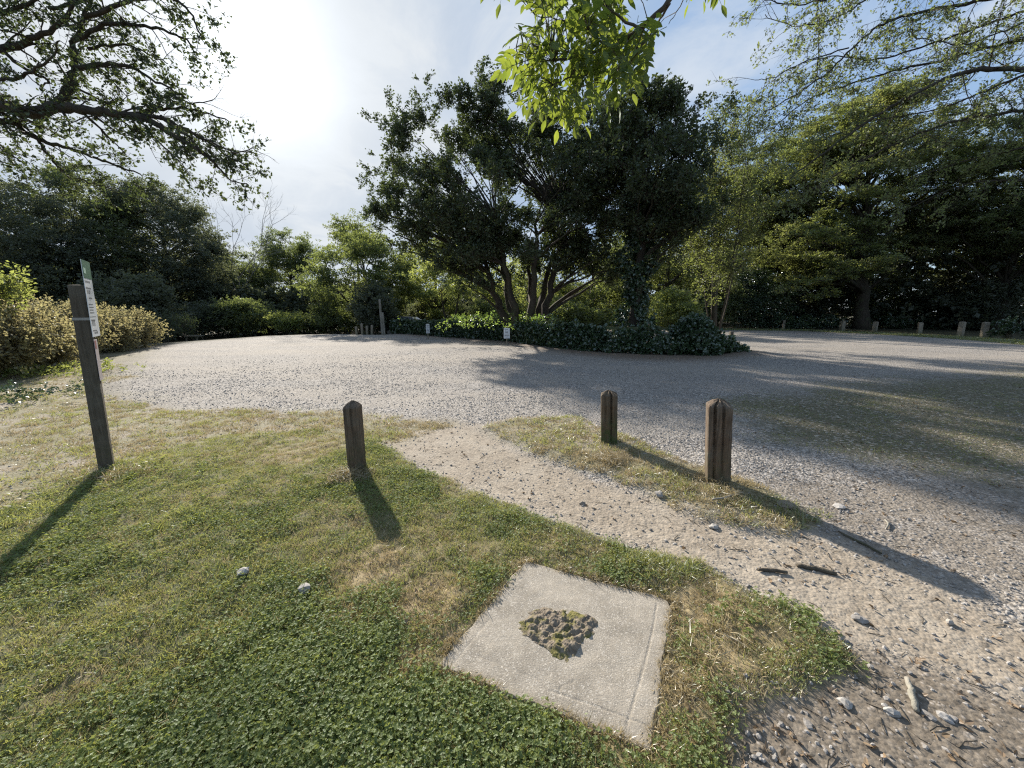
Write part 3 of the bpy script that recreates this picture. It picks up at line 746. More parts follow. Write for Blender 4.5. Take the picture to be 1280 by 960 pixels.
def tall_pole():
    p = Vector(W(478, 417.0)); tp = Vector(D(474.5, 374, p.y))
    root = empty('weathered_pole', tuple(p), 0, 'pale weathered tall pole of two timbers left of the ivy hedge', 'pole')
    V, Fc = post_mesh(.13, tp.z, (tp.x - p.x, 0), 10, ((0, 2, .5),), .05, 77, .2, 4)
    link('pole', mesh('pole', V, Fc, M['bark_pale']), root)
    V, Fc = post_mesh(.13, tp.z * .62, (-.05, 0), 8, ((0, 2, .5),), .03, 78, .2, 4)
    link('brace_timber', mesh('brace_timber', V, Fc, M['bark_pale']), root, (.14, .02, 0))
tall_pole()
def stake_row():
    for k, (px, top) in enumerate(((446, 408), (453, 404), (459, 407), (465, 406))):
        p = Vector(W(px, 417.5)); tp = Vector(D(px, top, p.y))
        V, Fc = post_mesh(.14, tp.z, (.02 * (k - 1), 0), 5, (), .06, 90 + k, .2, 4)
        o = link('stake', mesh('stake', V, Fc, M['post_far']), None, tuple(p))
        tag(o, ['leftmost rough stake of the short row left of the pole', 'tallest rough stake, second of the row left of the pole', 'third rough stake from the left, beside the pole', 'rough stake nearest to the pole'][k], 'stake', 'rough stakes beside the pole')
stake_row()
def small_sign(px, ptop, pbot, wpx, off, label, rz=0.0):
    # stands right at the face of the hedge
    hx, hy = W(px, off)[:2]; a = Vector(D(px, ptop, hy)); b = Vector(D(px, pbot, hy)); wd = wpx / F * (hy * cp + .3)
    root = empty('notice_sign', (a.x, hy, 0), rz, label, 'sign', 'small white signs on the ivy hedge')
    mb = MB(); mb.box((0, 0, (a.z + b.z) / 2), (wd, .012, a.z - b.z)); mb.build('board', M['sign_white'], root)
    mb = MB()
    for q in range(6):
        w2 = wd * (.35 + .4 * random.random()); z0 = b.z + (a.z - b.z) * (.14 + .14 * q)
        mb.box((-wd * .04, -.0075, z0), (w2, .002, (a.z - b.z) * .045))
    mb.build('lettering', M['sign_ink'], root)['kind'] = 'stuff'
    mb = MB(); mb.box((0, .03, a.z / 2 - .06), (.05, .04, a.z + .08)); mb.build('stake', M['post_far'], root)
small_sign(534.5, 405, 416.5, 4.2, 424, 'left one of two small white signs on the ivy hedge', R(20))
small_sign(633.5, 410, 423, 7.5, 431.5, 'larger white sign on the ivy hedge below the multi-stemmed oak', R(8))

def rail_fence():
    pts = [Vector((x, y, 0)) for x, y in HEDGE]
    root = empty('rail_fence', tuple(pts[3]), 0, 'low mossy wooden rail fence buried in the ivy hedge', 'fence')
    o0 = pts[3]
    mb_done = []
    line = []
    for k in range(len(pts) - 1):
        a = pts[k] + Vector((0, .55, 0)); b = pts[k + 1] + Vector((0, .55, 0))
        line.append((a, b))
    for k, (a, b) in enumerate(line[:6]):
        ht = .93
        for z in ((ht,) if k < 2 else (ht, .55)):
            d = (b - a); mid = (a + b) / 2 - o0; ang = math.atan2(d.y, d.x)
            mb = MB(); mb.box((0, 0, 0), (d.length + .1, .05, .10)); r = mb.build('rail', M['rail'], root, (mid.x, mid.y, z)); r.rotation_euler.z = ang
            r.rotation_euler.y = random.uniform(-.006, .006)
        V, Fc = post_mesh(.12, ht + .09, (0, 0), 6, ((0, 2, .3),), .02, 120 + k, .2, 4)
        link('post', mesh('post', V, Fc, M['rail']), root, tuple(a - o0 + Vector((0, .09, 0))))
rail_fence()
e_ = Vector(W(913, 436)); V_, F_ = post_mesh(.13, D(912, 414, e_.y)[2], (-.03, 0), 8, ((0, 2, .4),), .02, 140, .2, 4)
tag(link('hedge_end_post', mesh('hedge_end_post', V_, F_, M['post_grey']), None, tuple(e_)), 'dark wooden post rising from the ivy at the right end of hedge', 'post')

def picnic_table():
    p = Vector(D(243, 420, 27.0)); gz = height1(p.x, p.y); z = p.z
    root = empty('picnic_table', (p.x, p.y, gz), R(8), 'small pale picnic table half hidden beyond the far left edge', 'picnic table')
    h = z - gz; wd = .9
    for k in range(4):
        mb = MB(); mb.box((0, -.27 + .18 * k, h), (wd, .165, .04)); mb.build('top_plank', M['post_far'], root)
    for s in (-1, 1):
        mb = MB(); mb.box((.12 * (s < 0), .62 * s, h * .58), (wd, .24, .04)); mb.build('bench', M['post_far'], root)
        mb = MB(); mb.tube([(s * .32, -.62, 0), (s * .32, -.2, h)], .04, 4); mb.build('leg', M['post_far'], root)
        mb = MB(); mb.tube([(s * .32, .62, 0), (s * .32, .2, h)], .04, 4); mb.build('leg', M['post_far'], root)
        mb = MB(); mb.box((s * .32, 0, h * .54), (.06, 1.4, .07)); mb.build('crossbar', M['post_far'], root)
picnic_table()

def car():
    t = NT('car_paint'); M['car_paint'] = t.surf((.06, .07, .09), .25, None, .5)
    t = NT('car_glass'); M['car_glass'] = t.surf((.03, .04, .05), .06, None, .8)
    t = NT('tyre'); M['tyre'] = t.surf((.02, .02, .02), .8)
    p = Vector(D(513, 404, 29.5)); root = empty('parked_car', (p.x, p.y, height1(p.x, p.y)), R(-6), 'dark parked car glimpsed behind the left end of the ivy hedge', 'car')
    sides = [(-2.1, .45), (-2.15, .75), (-2.0, .98), (-1.75, 1.02), (-.7, 1.03), (.9, 1.0), (1.9, .88), (2.12, .7), (2.15, .4)]
    cab = [(-1.95, 1.0), (-1.45, 1.42), (-.6, 1.5), (.25, 1.45), (1.05, 1.0)]
    def prof(P, w0, w1, name, mat, bot=.35):
        mb = MB(); n = len(P)
        pts = P + [(P[-1][0], bot), (P[0][0], bot)] if bot is not None else P
        zm = max(q[1] for q in pts); zb = min(q[1] for q in pts)
        V = []
        for s in (-1, 1):
            for (x, z) in pts: V.append((x, s * (w0 + (w1 - w0) * (z - zb) / (zm - zb)), z))
        m = len(pts)
        mb.add(V, [tuple(range(m)), tuple(range(2 * m - 1, m - 1, -1))] + [(k, m + k, m + (k + 1) % m, (k + 1) % m) for k in range(m)])
        return mb.build(name, mat, root)
    prof(sides, .88, .82, 'body', M['car_paint'])
    prof(cab, .80, .62, 'cabin', M['car_paint'], None)
    for s in (-1, 1):
        mb = MB(); mb.add([(-1.6, s * .79, 1.08), (-.55, s * .79, 1.08), (-.6, s * .665, 1.42), (-1.35, s * .67, 1.37)], [(0, 1, 2, 3)]); mb.build('window', M['car_glass'], root)
        mb = MB(); mb.add([(-.47, s * .79, 1.08), (.75, s * .79, 1.08), (.2, s * .67, 1.38), (-.5, s * .665, 1.42)], [(0, 1, 2, 3)]); mb.build('window', M['car_glass'], root)
        for x in (-1.3, 1.35):
            mb = MB(); mb.tube([(x, s * .70, .33), (x, s * .90, .33)], .33, 18); w = mb.build('wheel', M['tyre'], root)
            mb = MB(); mb.tube([(x, s * .89, .33), (x, s * .91, .33)], .19, 12); mb.build('rim', M['metal'], w)
    mb = MB(); mb.add([(.30, -.60, 1.44), (.30, .60, 1.44), (1.07, .72, 1.02), (1.07, -.72, 1.02)], [(0, 1, 2, 3)]); mb.build('windscreen', M['car_glass'], root)
car()
# ------------------------------------------------------------------ scattering: one object whose own mesh carries the pattern shapes and the points
def scatter_group(n):
    g = bpy.data.node_groups.new('scatter_%d' % n, 'GeometryNodeTree')
    g.interface.new_socket('Geometry', in_out='INPUT', socket_type='NodeSocketGeometry')
    g.interface.new_socket('Geometry', in_out='OUTPUT', socket_type='NodeSocketGeometry')
    N = g.nodes; L = g.links
    gi = N.new('NodeGroupInput'); go = N.new('NodeGroupOutput')
    def attr(name, typ):
        a = N.new('GeometryNodeInputNamedAttribute'); a.data_type = typ; a.inputs['Name'].default_value = name
        return a.outputs['Attribute']
    pk = attr('pk', 'INT'); rot = attr('rot', 'FLOAT_VECTOR'); scl = attr('scl', 'FLOAT')
    e2r = N.new('FunctionNodeEulerToRotation'); L.new(rot, e2r.inputs[0])
    j = N.new('GeometryNodeJoinGeometry')
    for k in range(n):
        seps = []
        for v in (100 + k, k):
            c = N.new('FunctionNodeCompare'); c.data_type = 'INT'; c.operation = 'EQUAL'
            L.new(pk, c.inputs[2]); c.inputs[3].default_value = v
            s = N.new('GeometryNodeSeparateGeometry'); s.domain = 'POINT'
            L.new(gi.outputs[0], s.inputs['Geometry']); L.new(c.outputs[0], s.inputs['Selection'])
            seps.append(s.outputs['Selection'])
        i = N.new('GeometryNodeInstanceOnPoints')
        L.new(seps[1], i.inputs['Points']); L.new(seps[0], i.inputs['Instance'])
        L.new(e2r.outputs[0], i.inputs['Rotation']); L.new(scl, i.inputs['Scale'])
        L.new(i.outputs[0], j.inputs[0])
    L.new(j.outputs[0], go.inputs[0])
    return g
_sg = {}
def scatter(name, protos, pos, rot, scl, which, mats, parent=None, loc=None):
    """protos: list of (verts, faces, material index per face)"""
    pos = np.asarray(pos, float).reshape(-1, 3); n = len(protos)
    V = []; Fc = []; mi = []; pk = []
    for k, (v, f, m) in enumerate(protos):
        o = len(V); V += [tuple(q) for q in v]; Fc += [tuple(i + o for i in q) for q in f]; mi += list(m); pk += [100 + k] * len(v)
    nv = len(V)
    allv = np.vstack([np.array(V, float), pos])
    me = mesh(name, allv, Fc, mats, mi)
    a = me.attributes.new('pk', 'INT', 'POINT'); a.data.foreach_set('value', np.concatenate([np.array(pk, np.int32), np.asarray(which, np.int32)]).astype(np.int32))
    a = me.attributes.new('rot', 'FLOAT_VECTOR', 'POINT'); rr = np.zeros((len(allv), 3), np.float32); rr[nv:] = rot; a.data.foreach_set('vector', rr.ravel())
    a = me.attributes.new('scl', 'FLOAT', 'POINT'); ss = np.ones(len(allv), np.float32); ss[nv:] = scl; a.data.foreach_set('value', ss)
    o = link(name, me, parent, loc)
    md = o.modifiers.new('scatter', 'NODES')
    if n not in _sg: _sg[n] = scatter_group(n)
    md.node_group = _sg[n]
    return o

def leaf(v, f, m, c, d, n, L, Wd, mat=0, six=False):
    """one leaf at c, along d, face normal n"""
    s = d.cross(n)
    s = s.normalized() if s.length > 1e-4 else Vector((1, 0, 0))
    n = s.cross(d).normalized(); b = len(v)
    if six:
        v += [c, c + d * L * .3 + s * Wd * .5 + n * Wd * .12, c + d * L * .7 + s * Wd * .38 + n * Wd * .12, c + d * L, c + d * L * .7 - s * Wd * .38 + n * Wd * .12, c + d * L * .3 - s * Wd * .5 + n * Wd * .12]
        f += [(b, b + 3, b + 2, b + 1), (b, b + 5, b + 4, b + 3)]
    else:
        v += [c, c + d * L * .45 + s * Wd * .5 + n * Wd * .15, c + d * L, c + d * L * .45 - s * Wd * .5 + n * Wd * .15]
        f += [(b, b + 2, b + 1), (b, b + 3, b + 2)]
    m += [mat, mat]
def rdir(rs, zbias=0.0):
    while True:
        d = Vector((rs.uniform(-1, 1), rs.uniform(-1, 1), rs.uniform(-1, 1) + zbias))
        if .1 < d.length < 1.4: return d.normalized()
def spray(n, Rr, L, Wd, seed, flat=1.0, up=0.6, twig=True, six=False):
    """a cluster of leaves round a few twigs; material 0 leaf, 1 bark"""
    rs = random.Random(seed); v = []; f = []; m = []
    mb = MB(); nt = max(3, n // 8); ends = []
    for k in range(nt):
        d = rdir(rs, .25); d.z *= flat; e = d * Rr * rs.uniform(.6, 1.0); ends.append(e)
        if twig: mb.tube([(0, 0, 0), e * .5 + Vector((0, 0, Rr * .06)), e], [Rr * .022, Rr * .014, Rr * .006], 3, 1, False)
    for k in range(n):
        e = ends[k % nt]; t = rs.uniform(.25, 1.05); c = e * t + rdir(rs) * Rr * .16; c.z -= 0
        d = (e.normalized() + rdir(rs) * .9); d.z *= .7; d.normalize()
        nn = (Vector((0, 0, 1)) * up + rdir(rs) * (1 - up * .5)).normalized()
        s = rs.uniform(.65, 1.15)
        leaf(v, f, m, c, d, nn, L * s, Wd * s, 0, six)
    if twig:
        o = len(v); v += [Vector(q) for q in mb.v]; f += [tuple(i + o for i in q) for q in mb.f]; m += [1] * len(mb.f)
    return v, f, m
_sp = {}
def sprays(key, *a, **k):
    if key not in _sp: _sp[key] = [spray(a[0], a[1], a[2], a[3], 100 * len(_sp) + q, **k) for q in range(3)]
    return _sp[key]
def far_sprays(L=.14): return sprays('far%.2f' % L, 34, .55, L, L * .62, flat=.7, twig=False)
def crown(name, protos, pts, mats, parent, loc, tilt=.5, smin=.7, smax=1.25, kind='stuff'):
    pts = np.asarray(pts, float).reshape(-1, 3); n = len(pts)
    rot = np.column_stack([rng.uniform(-tilt, tilt, n), rng.uniform(-tilt, tilt, n), rng.uniform(0, 6.28, n)])
    o = scatter(name, protos, pts - np.array(loc), rot, rng.uniform(smin, smax, n), rng.integers(0, len(protos), n), mats, parent)
    if kind: o['kind'] = kind
    return o

def bez(a, b, c, n):
    return [a * (1 - t) ** 2 + b * 2 * t * (1 - t) + c * t * t for t in (k / n for k in range(n + 1))]
def blob_points(blobs, n_clump, per, cr, shell=.45, flat=.7, rs=rng):
    """blobs: (centre, radii). Clump centres inside them, points round the clumps."""
    vol = np.array([b[1][0] * b[1][1] * b[1][2] for b in blobs]) ** .8; vol /= vol.sum()
    C_ = []
    for k in rs.choice(len(blobs), n_clump, p=vol):
        c, r = blobs[k]
        d = rs.normal(size=3); d /= np.linalg.norm(d); q = shell + (1 - shell) * rs.random() ** .6
        C_.append(np.array(c) + d * q * np.array(r))
    C_ = np.array(C_)
    P = []
    for c in C_:
        m = max(3, int(per * rs.uniform(.6, 1.4))); s = cr * rs.uniform(.6, 1.3)
        P.append(c + rs.normal(size=(m, 3)) * np.array([s, s, s * flat]) * .55)
    return C_, np.vstack(P)
def tree(name, label, base, blobs, n_clump, per, cr, leafm, barkm='bark', protos=None, trunk_r=.2, trunk_top=.6, stems=1, split=.15, group=None, cat='tree', shell=.45, flat=.7, tilt=.5, limb_every=1, spread=.5, smin=.7, smax=1.25, limb_r=.05, extra=None, trunk=True, lean=.6):
    base = Vector(base); base.z = height1(base.x, base.y)
    root = empty(name, tuple(base), 0, label, cat, group)
    C_, P = blob_points(blobs, n_clump, per, cr, shell, flat)
    keep = P[:, 2] > base.z + .05; P = P[keep]
    if extra is not None: P = np.vstack([P, extra])
    top = max(b[0][2] + b[1][2] for b in blobs); ctr = np.mean([b[0] for b in blobs], axis=0)
    ms = {'stuff': 1}
    leafm = leafm if isinstance(leafm, (list, tuple)) else [leafm]
    if trunk:
        H = (top - base.z) * trunk_top; spine = []
        mb = MB()
        fork = base + Vector((0, 0, (top - base.z) * split))
        for s in range(stems):
            a = 2 * math.pi * s / stems + .5
            off = Vector((math.cos(a), math.sin(a), 0)) * (spread * (top - base.z) * .28 if stems > 1 else 0)
            tip = Vector((ctr[0], ctr[1], base.z + H)) * lean + Vector((base.x, base.y, base.z + H)) * (1 - lean) + off
            tip.z = base.z + H * random.uniform(.85, 1.05)
            foot = base + (Vector((math.cos(a), math.sin(a), 0)) * trunk_r * .55 if stems > 1 else Vector((0, 0, 0))) - Vector((0, 0, .25))
            ctrl = (foot + tip) / 2 + off * .25 + Vector((random.uniform(-.3, .3), random.uniform(-.3, .3), 0)) * (1 if stems > 1 else .6)
            pts = bez(foot, ctrl, tip, 12)
            for k in range(1, 12): pts[k] = pts[k] + Vector((random.uniform(-1, 1), random.uniform(-1, 1), 0)) * trunk_r * .18
            r0 = trunk_r / (stems ** .5)
            rad = [r0 * (1.35 if k == 0 else (1.12 if k == 1 else 1)) * (1 - .75 * k / 12) for k in range(13)]
            mb.tube([p - base for p in pts], rad, 9)
            spine += [(p, r) for p, r in zip(pts, rad)][3:]
        mb.build('trunk', M[barkm], root, smooth=True)
        mb = MB()
        sp_ = spine
        for c in C_[::limb_every]:
            c = Vector(c); best = None; bd = 1e9
            for p, r in sp_:
                if p.z > c.z + .2: continue
                dd = (p - c).length + abs((c.z - p.z) - (Vector((p.x, p.y, 0)) - Vector((c.x, c.y, 0))).length * .7) * .8
                if dd < bd: bd = dd; best = (p, r)
            if best is None: continue
            p, r = best; l = (c - p).length
            mid = (p + c) / 2 + Vector((random.uniform(-.15, .15), random.uniform(-.15, .15), .12)) * l
            r1 = min(r * .6, limb_r * (.5 + l * .22))
            pts = bez(p, mid, c, 6)
            for k in range(1, 6): pts[k] = pts[k] + Vector((random.uniform(-1, 1), random.uniform(-1, 1), random.uniform(-1, 1))) * l * .02
            mb.tube([q - base for q in pts], [r1 * (1 - .85 * k / 6) for k in range(7)], 5, 0, False)
        b = mb.build('branches', M[barkm], root, smooth=True); b['kind'] = 'stuff'
    protos = protos or far_sprays()
    if len(leafm) == 1: crown('crown', protos, P, [M[leafm[0]], M[barkm]], root, tuple(base), tilt, smin, smax)
    else:
        h = vnoise(P[:, 0] * .6 + P[:, 2] * .4, P[:, 1] * .6, 5) + (rng.random(len(P)) - .5) * .3 > .5
        crown('crown', protos, P[h], [M[leafm[0]], M[barkm]], root, tuple(base), tilt, smin, smax)
        crown('crown', protos, P[~h], [M[leafm[1]], M[barkm]], root, tuple(base), tilt, smin, smax)
    return root
def pxblob(px0, px1, py0, py1, Y, depth=None):
    """ellipsoid that the photo shows between those pixels at distance Y"""
    a = Vector(D(px0, (py0 + py1) / 2, Y)); b = Vector(D(px1, (py0 + py1) / 2, Y)); t = Vector(D((px0 + px1) / 2, py0, Y)); u = Vector(D((px0 + px1) / 2, py1, Y))
    rx = (b.x - a.x) / 2; rz = (t.z - u.z) / 2
    return ((a.x + b.x) / 2, Y, (t.z + u.z) / 2), (rx, depth or rx, rz)
# ------------------------------------------------------------------ island trees
mid_sp = sprays('mid', 30, .42, .12, .075, flat=.8, up=.45)
OY = 19.3
ob = [pxblob(505, 790, 165, 338, OY, 4.6), pxblob(580, 760, 265, 345, OY - 1.5, 2.2), pxblob(520, 640, 270, 365, OY - 1, 1.8), pxblob(640, 800, 105, 200, OY, 2.6), pxblob(545, 660, 112, 250, OY, 2.6), pxblob(476, 570, 150, 245, OY, 1.9), pxblob(462, 560, 205, 300, OY, 2.0), pxblob(640, 800, 140, 280, OY, 3.0), pxblob(500, 620, 250, 350, OY + 1, 2.5), pxblob(690, 800, 270, 360, OY, 2.5)]
tip = lambda pts, Y, n, s: np.vstack([np.array(D(a, b, Y + random.uniform(-.5, .5))) + rng.normal(size=(n, 3)) * s for a, b in pts])
ex = tip([(604, 84), (608, 95), (598, 106), (614, 112), (575, 122), (530, 108), (527, 125), (488, 130), (478, 160), (465, 148), (520, 160), (505, 178), (462, 212), (478, 218), (456, 232), (500, 235), (480, 262), (545, 130), (640, 120), (655, 105), (470, 238), (493, 150)], OY, 5, .16)
tree('oak_tree', 'dark multi-stemmed oak with broad rounded crown rising behind the ivy hedge', D(657, 430, OY)[:2] + (0,), ob, 300, 20, .5, ['oak_leaf', 'oak_leaf', ][:1], 'bark_dark', mid_sp, .62, .50, 7, .07, shell=.3, flat=.75, spread=.6, lean=.2, limb_r=.06, extra=ex)
IY = 16.0
ib = [pxblob(735, 880, 135, 300, IY, 3.0), pxblob(740, 850, 110, 210, IY, 2.2), pxblob(790, 900, 200, 320, IY, 2.4)]
ex = tip([(820, 115), (835, 120), (850, 128), (868, 135), (885, 130), (905, 133), (862, 150), (880, 158), (895, 165), (850, 108), (800, 104), (880, 180), (915, 128), (845, 140), (905, 180), (925, 200)], IY, 4, .14)
ivt = tree('ivy_clad_tree', 'tall dark tree with straight ivy wrapped trunk right of the oak', W(790, 434)[:2] + (0,), ib, 105, 17, .5, ['oak_leaf'], 'bark_dark', mid_sp, .26, .8, 1, shell=.3, limb_r=.05, extra=ex)
ivy_sp = [spray(22, .26, .10, .095, 900 + q, flat=.9, up=.15, twig=False, six=True) for q in range(3)]
def ivy_trunk(root, bx, by, h, r):
    n = 620; z = rng.uniform(0, h, n); a = rng.uniform(0, 6.28, n); rr = r * (1.25 - .35 * z / h) * rng.uniform(.45, 1.05, n) * (1 + .3 * np.sin(z * 2.3))
    pts = np.column_stack([bx + np.cos(a) * rr, by + np.sin(a) * rr, z])
    crown('ivy', ivy_sp, pts, [M['ivy_leaf'], M['bark']], root, tuple(root.location), .9, .8, 1.3)
b_ = ivt.location; ivy_trunk(ivt, b_.x, b_.y, 6.5, .58)

# small whippy trees and the thin grey snag right of it
wisp_sp = sprays('wisp', 16, .42, .10, .055, flat=.8, up=.3)
wb = [pxblob(845, 965, 130, 330, 19, 2.3), pxblob(860, 930, 215, 380, 18, 1.6)]
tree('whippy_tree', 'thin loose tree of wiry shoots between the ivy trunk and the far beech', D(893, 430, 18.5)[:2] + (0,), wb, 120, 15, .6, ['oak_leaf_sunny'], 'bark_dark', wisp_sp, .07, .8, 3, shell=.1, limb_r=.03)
sn = Vector(D(894, 400, 26)); mb = MB(); tp_ = Vector(D(893, 178, 26)); sn.z = 0
mb.tube([(0, 0, -.2), ((tp_.x - sn.x) * .5 + .1, 0, tp_.z * .5), (tp_.x - sn.x, 0, tp_.z)], [.20, .16, .11], 9)
for k, (f_, dx, dz) in enumerate(((.72, -1.4, .5), (.8, 1.1, .9), (.88, -.8, 1.2), (.6, 1.3, .7))):
    s0 = Vector((tp_.x - sn.x, 0, tp_.z)) * f_; mb.tube([s0, s0 + Vector((dx * .5, .2, dz * .7)), s0 + Vector((dx, .3, dz))], [.08, .05, .02], 5)
tag(mb.build('dead_snag', M['bark'], None, tuple(sn), smooth=True), 'grey dead tree stem with broken stubs above the whippy tree', 'dead tree')

# ------------------------------------------------------------------ ivy hedge
def hedge():
    pts = [Vector((x, y, 0)) for x, y in HEDGE]
    root = empty('ivy_hedge', tuple(pts[3]), 0, 'long low dark ivy hedge along the front of the island', 'hedge')
    o0 = pts[3]
    # dark stems inside
    mb = MB()
    for k in range(len(pts) - 1):
        a, b = pts[k], pts[k + 1]
        for q in range(int((b - a).length * 9)):
            p = a.lerp(b, random.random()) + Vector((0, random.uniform(.25, 1.0), 0)) - o0
            h = random.uniform(.45, .85)
            mb.tube([p, p + Vector((random.uniform(-.3, .3), random.uniform(-.2, .2), h * .5)), p + Vector((random.uniform(-.5, .5), random.uniform(-.25, .25), h))], [.018, .013, .006], 4, 0, False)
    s = mb.build('stems', M['bark_dark'], root); s['kind'] = 'stuff'
    def hh(k, t):                                       # height along the hedge
        tops = [.74, .84, .95, .92, .86, .90, 1.08, .5]
        return tops[k] * (1 - t) + tops[k + 1] * t
    P = []; Q = []
    for k in range(len(pts) - 1):
        a, b = pts[k], pts[k + 1]
        n = int((b - a).length * 185)
        for q in range(n):
            t = random.random(); h = hh(k, t); p = a.lerp(b, t)
            h *= .9 + .22 * float(vnoise(np.array([p.x * 1.7]), np.array([3.0]), 8)[0])
            u = random.random(); z = h * (u ** .8)
            if k >= 4 and h < .98 and random.random() < .8 and z > .55 * h: continue      # gaps under the rail
            dep = (.15 + .75 * random.random()) if random.random() < .35 else (.05 + .2 * random.random())
            bulge = .25 * (z / h) ** 1.5
            w_ = random.uniform(-.06, .06)
            P.append((p.x, p.y + dep * 1.0 + bulge + w_, z))
        if 0 < k < 3:
            for q in range(int((b - a).length * 45)):
                t = random.random(); p = a.lerp(b, t); P_ = (p.x, p.y + random.uniform(.5, 1.4), hh(k, t) + random.uniform(-.1, .22)); Q.append(P_)
    # the mound and the low tail at the right end
    m_ = Vector(D(868, 420, pts[6].y + .5))
    for q in range(420):
        d = rdir(random); P.append((m_.x + d.x * .50, m_.y + d.y * .5, max(.05, (.66 + d.z * .62))))
    for q in range(260):
        t = random.random(); p = Vector(W(880, 449)).lerp(Vector(W(932, 441)), t)
        P.append((p.x + random.uniform(-.2, .2), p.y + random.uniform(0, .9), random.random() ** 1.5 * (.42 - .2 * t)))
    o = crown('ivy_leaves', ivy_sp, P, [M['ivy_leaf'], M['bark']], root, tuple(o0), 1.1, .6, 1.15)
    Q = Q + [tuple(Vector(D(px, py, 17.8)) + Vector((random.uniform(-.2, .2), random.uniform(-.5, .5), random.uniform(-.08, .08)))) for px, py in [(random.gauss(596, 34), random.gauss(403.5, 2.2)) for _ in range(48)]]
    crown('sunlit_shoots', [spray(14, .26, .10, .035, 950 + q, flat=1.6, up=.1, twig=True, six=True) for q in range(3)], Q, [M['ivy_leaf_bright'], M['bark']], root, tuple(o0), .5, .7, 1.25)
hedge()
# ------------------------------------------------------------------ trees round the car park
fs = far_sprays(.15); fs2 = far_sprays(.19)
bk = 'trees behind the far edge'
def btree(name, label, px0, px1, py0, py1, Y, leafm, nc, per, cr, base=None, trunk_r=.3, stems=1, protos=None, more=(), depth=None, **k):
    c, r = pxblob(px0, px1, py0, py1, Y, depth or None)
    r = (r[0], min(r[1], 6.5), r[2])
    bl = [(c, r)] + [pxblob(*m_) for m_ in more]
    b = base or (c[0], Y)
    return tree(name, label, (b[0], b[1], 0), bl, nc, per, cr, leafm, 'bark_dark', protos or fs, trunk_r, .7, stems, limb_every=k.pop('limb_every', 3), group=k.pop('group', bk), **k)
# left side
btree('broad_tree', 'tall dark tree at the far left picture edge behind the sign post', -240, 70, 205, 395, 25, 'cool_leaf', 150, 20, 1.0, shell=.4)
btree('broad_tree', 'dark green tree crown just right above the sign post', 30, 165, 208, 380, 31, ['wood_leaf', 'cool_leaf'], 120, 20, 1.0)
btree('broad_tree', 'dark rounded tree standing tallest on the left beside the open sky', 130, 272, 230, 425, 35, 'cool_leaf', 200, 20, .95, more=((150, 240, 222, 300, 35, 3.0), (215, 268, 258, 380, 34, 3)), shell=.55)
btree('broad_tree', 'pale grey green tree right of the dark rounded one', 258, 345, 312, 420, 44, 'wood_leaf', 100, 20, .95)
btree('broad_tree', 'uneven mid green tree in the gap left of the oak', 315, 408, 292, 415, 46, 'wood_leaf', 110, 20, .95, more=((345, 395, 290, 340, 46, 3),))
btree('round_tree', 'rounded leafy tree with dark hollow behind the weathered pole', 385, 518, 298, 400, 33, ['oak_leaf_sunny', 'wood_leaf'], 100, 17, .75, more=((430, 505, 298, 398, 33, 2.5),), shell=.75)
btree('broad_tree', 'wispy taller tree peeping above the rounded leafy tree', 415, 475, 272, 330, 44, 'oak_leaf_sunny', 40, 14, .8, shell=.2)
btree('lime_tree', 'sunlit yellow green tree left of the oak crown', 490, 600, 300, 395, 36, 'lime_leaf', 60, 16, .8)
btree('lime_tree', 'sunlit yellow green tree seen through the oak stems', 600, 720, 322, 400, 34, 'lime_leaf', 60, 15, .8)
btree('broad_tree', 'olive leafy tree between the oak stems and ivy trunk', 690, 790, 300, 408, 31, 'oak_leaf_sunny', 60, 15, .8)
btree('sapling', 'slim pale sapling with twin stems rising behind the hedge', 520, 608, 322, 380, 27, 'lime_leaf', 26, 11, .6, base=D(562, 380, 27)[:2], trunk_r=.14, stems=2, group=None)
# dead bare tree
def bare_tree(px, pyb, pyt, Y, label):
    b = Vector(D(px, pyb, Y)); t = Vector(D(px, pyt, Y)); b.z = 0
    mb = MB(); rs = random.Random(5)
    def gr(p, d, l, r, lv):
        q = p + d * l * .5 + rdir(rs) * l * .07; e = p + d * l + rdir(rs) * l * .06
        mb.tube([p, q, e], [r, r * .8, r * .55], 4 if lv else 7, 0, False)
        if lv < 5:
            for k in range(3 if lv else 5):
                gr(e if k < 2 else q, (d + rdir(rs) * .75 + Vector((0, 0, .15))).normalized(), l * rs.uniform(.55, .8), r * .55, lv + 1)
    gr(Vector((0, 0, -.3)), Vector((0, 0, 1)), t.z * .45, .11, 0)
    tag(mb.build('bare_tree', M['bark_pale'], None, tuple(b)), label, 'dead tree')
bare_tree(303, 410, 268, 40, 'leafless grey twiggy tree against the sky left of centre')
# right side
# drooping sunlit boughs on the near side of the largest beech
BOUGH = np.vstack([np.array(D(a, b, 28.5)) + rng.normal(size=(9, 3)) * (.45, .5, .12) for a, b in ((1050, 332), (1062, 338), (1040, 342), (1075, 336), (1025, 350), (1010, 352), (1000, 356), (988, 362), (1030, 365), (1022, 372), (1085, 345), (1060, 348), (1095, 338))])
leafy = sprays('beech', 34, .6, .15, .085, flat=.32, up=.85)
btree('beech_tree', 'largest layered beech at the right with trunk and pale drooping lower boughs', 945, 1215, 118, 350, 34, ['beech_leaf', 'oak_leaf_sunny'], 360, 22, 1.15, base=D(1077, 410, 34)[:2], trunk_r=.55, protos=leafy, more=((1010, 1150, 105, 230, 34, 5), (960, 1100, 270, 360, 31, 4)), shell=.25, extra=BOUGH, flat=.3, tilt=.25, limb_r=.09)
btree('beech_tree', 'layered beech filling the right picture edge', 1150, 1420, 120, 345, 30, ['wood_leaf', 'beech_leaf'], 280, 22, 1.2, shell=.25, trunk_r=.5, protos=leafy, flat=.3, tilt=.25)
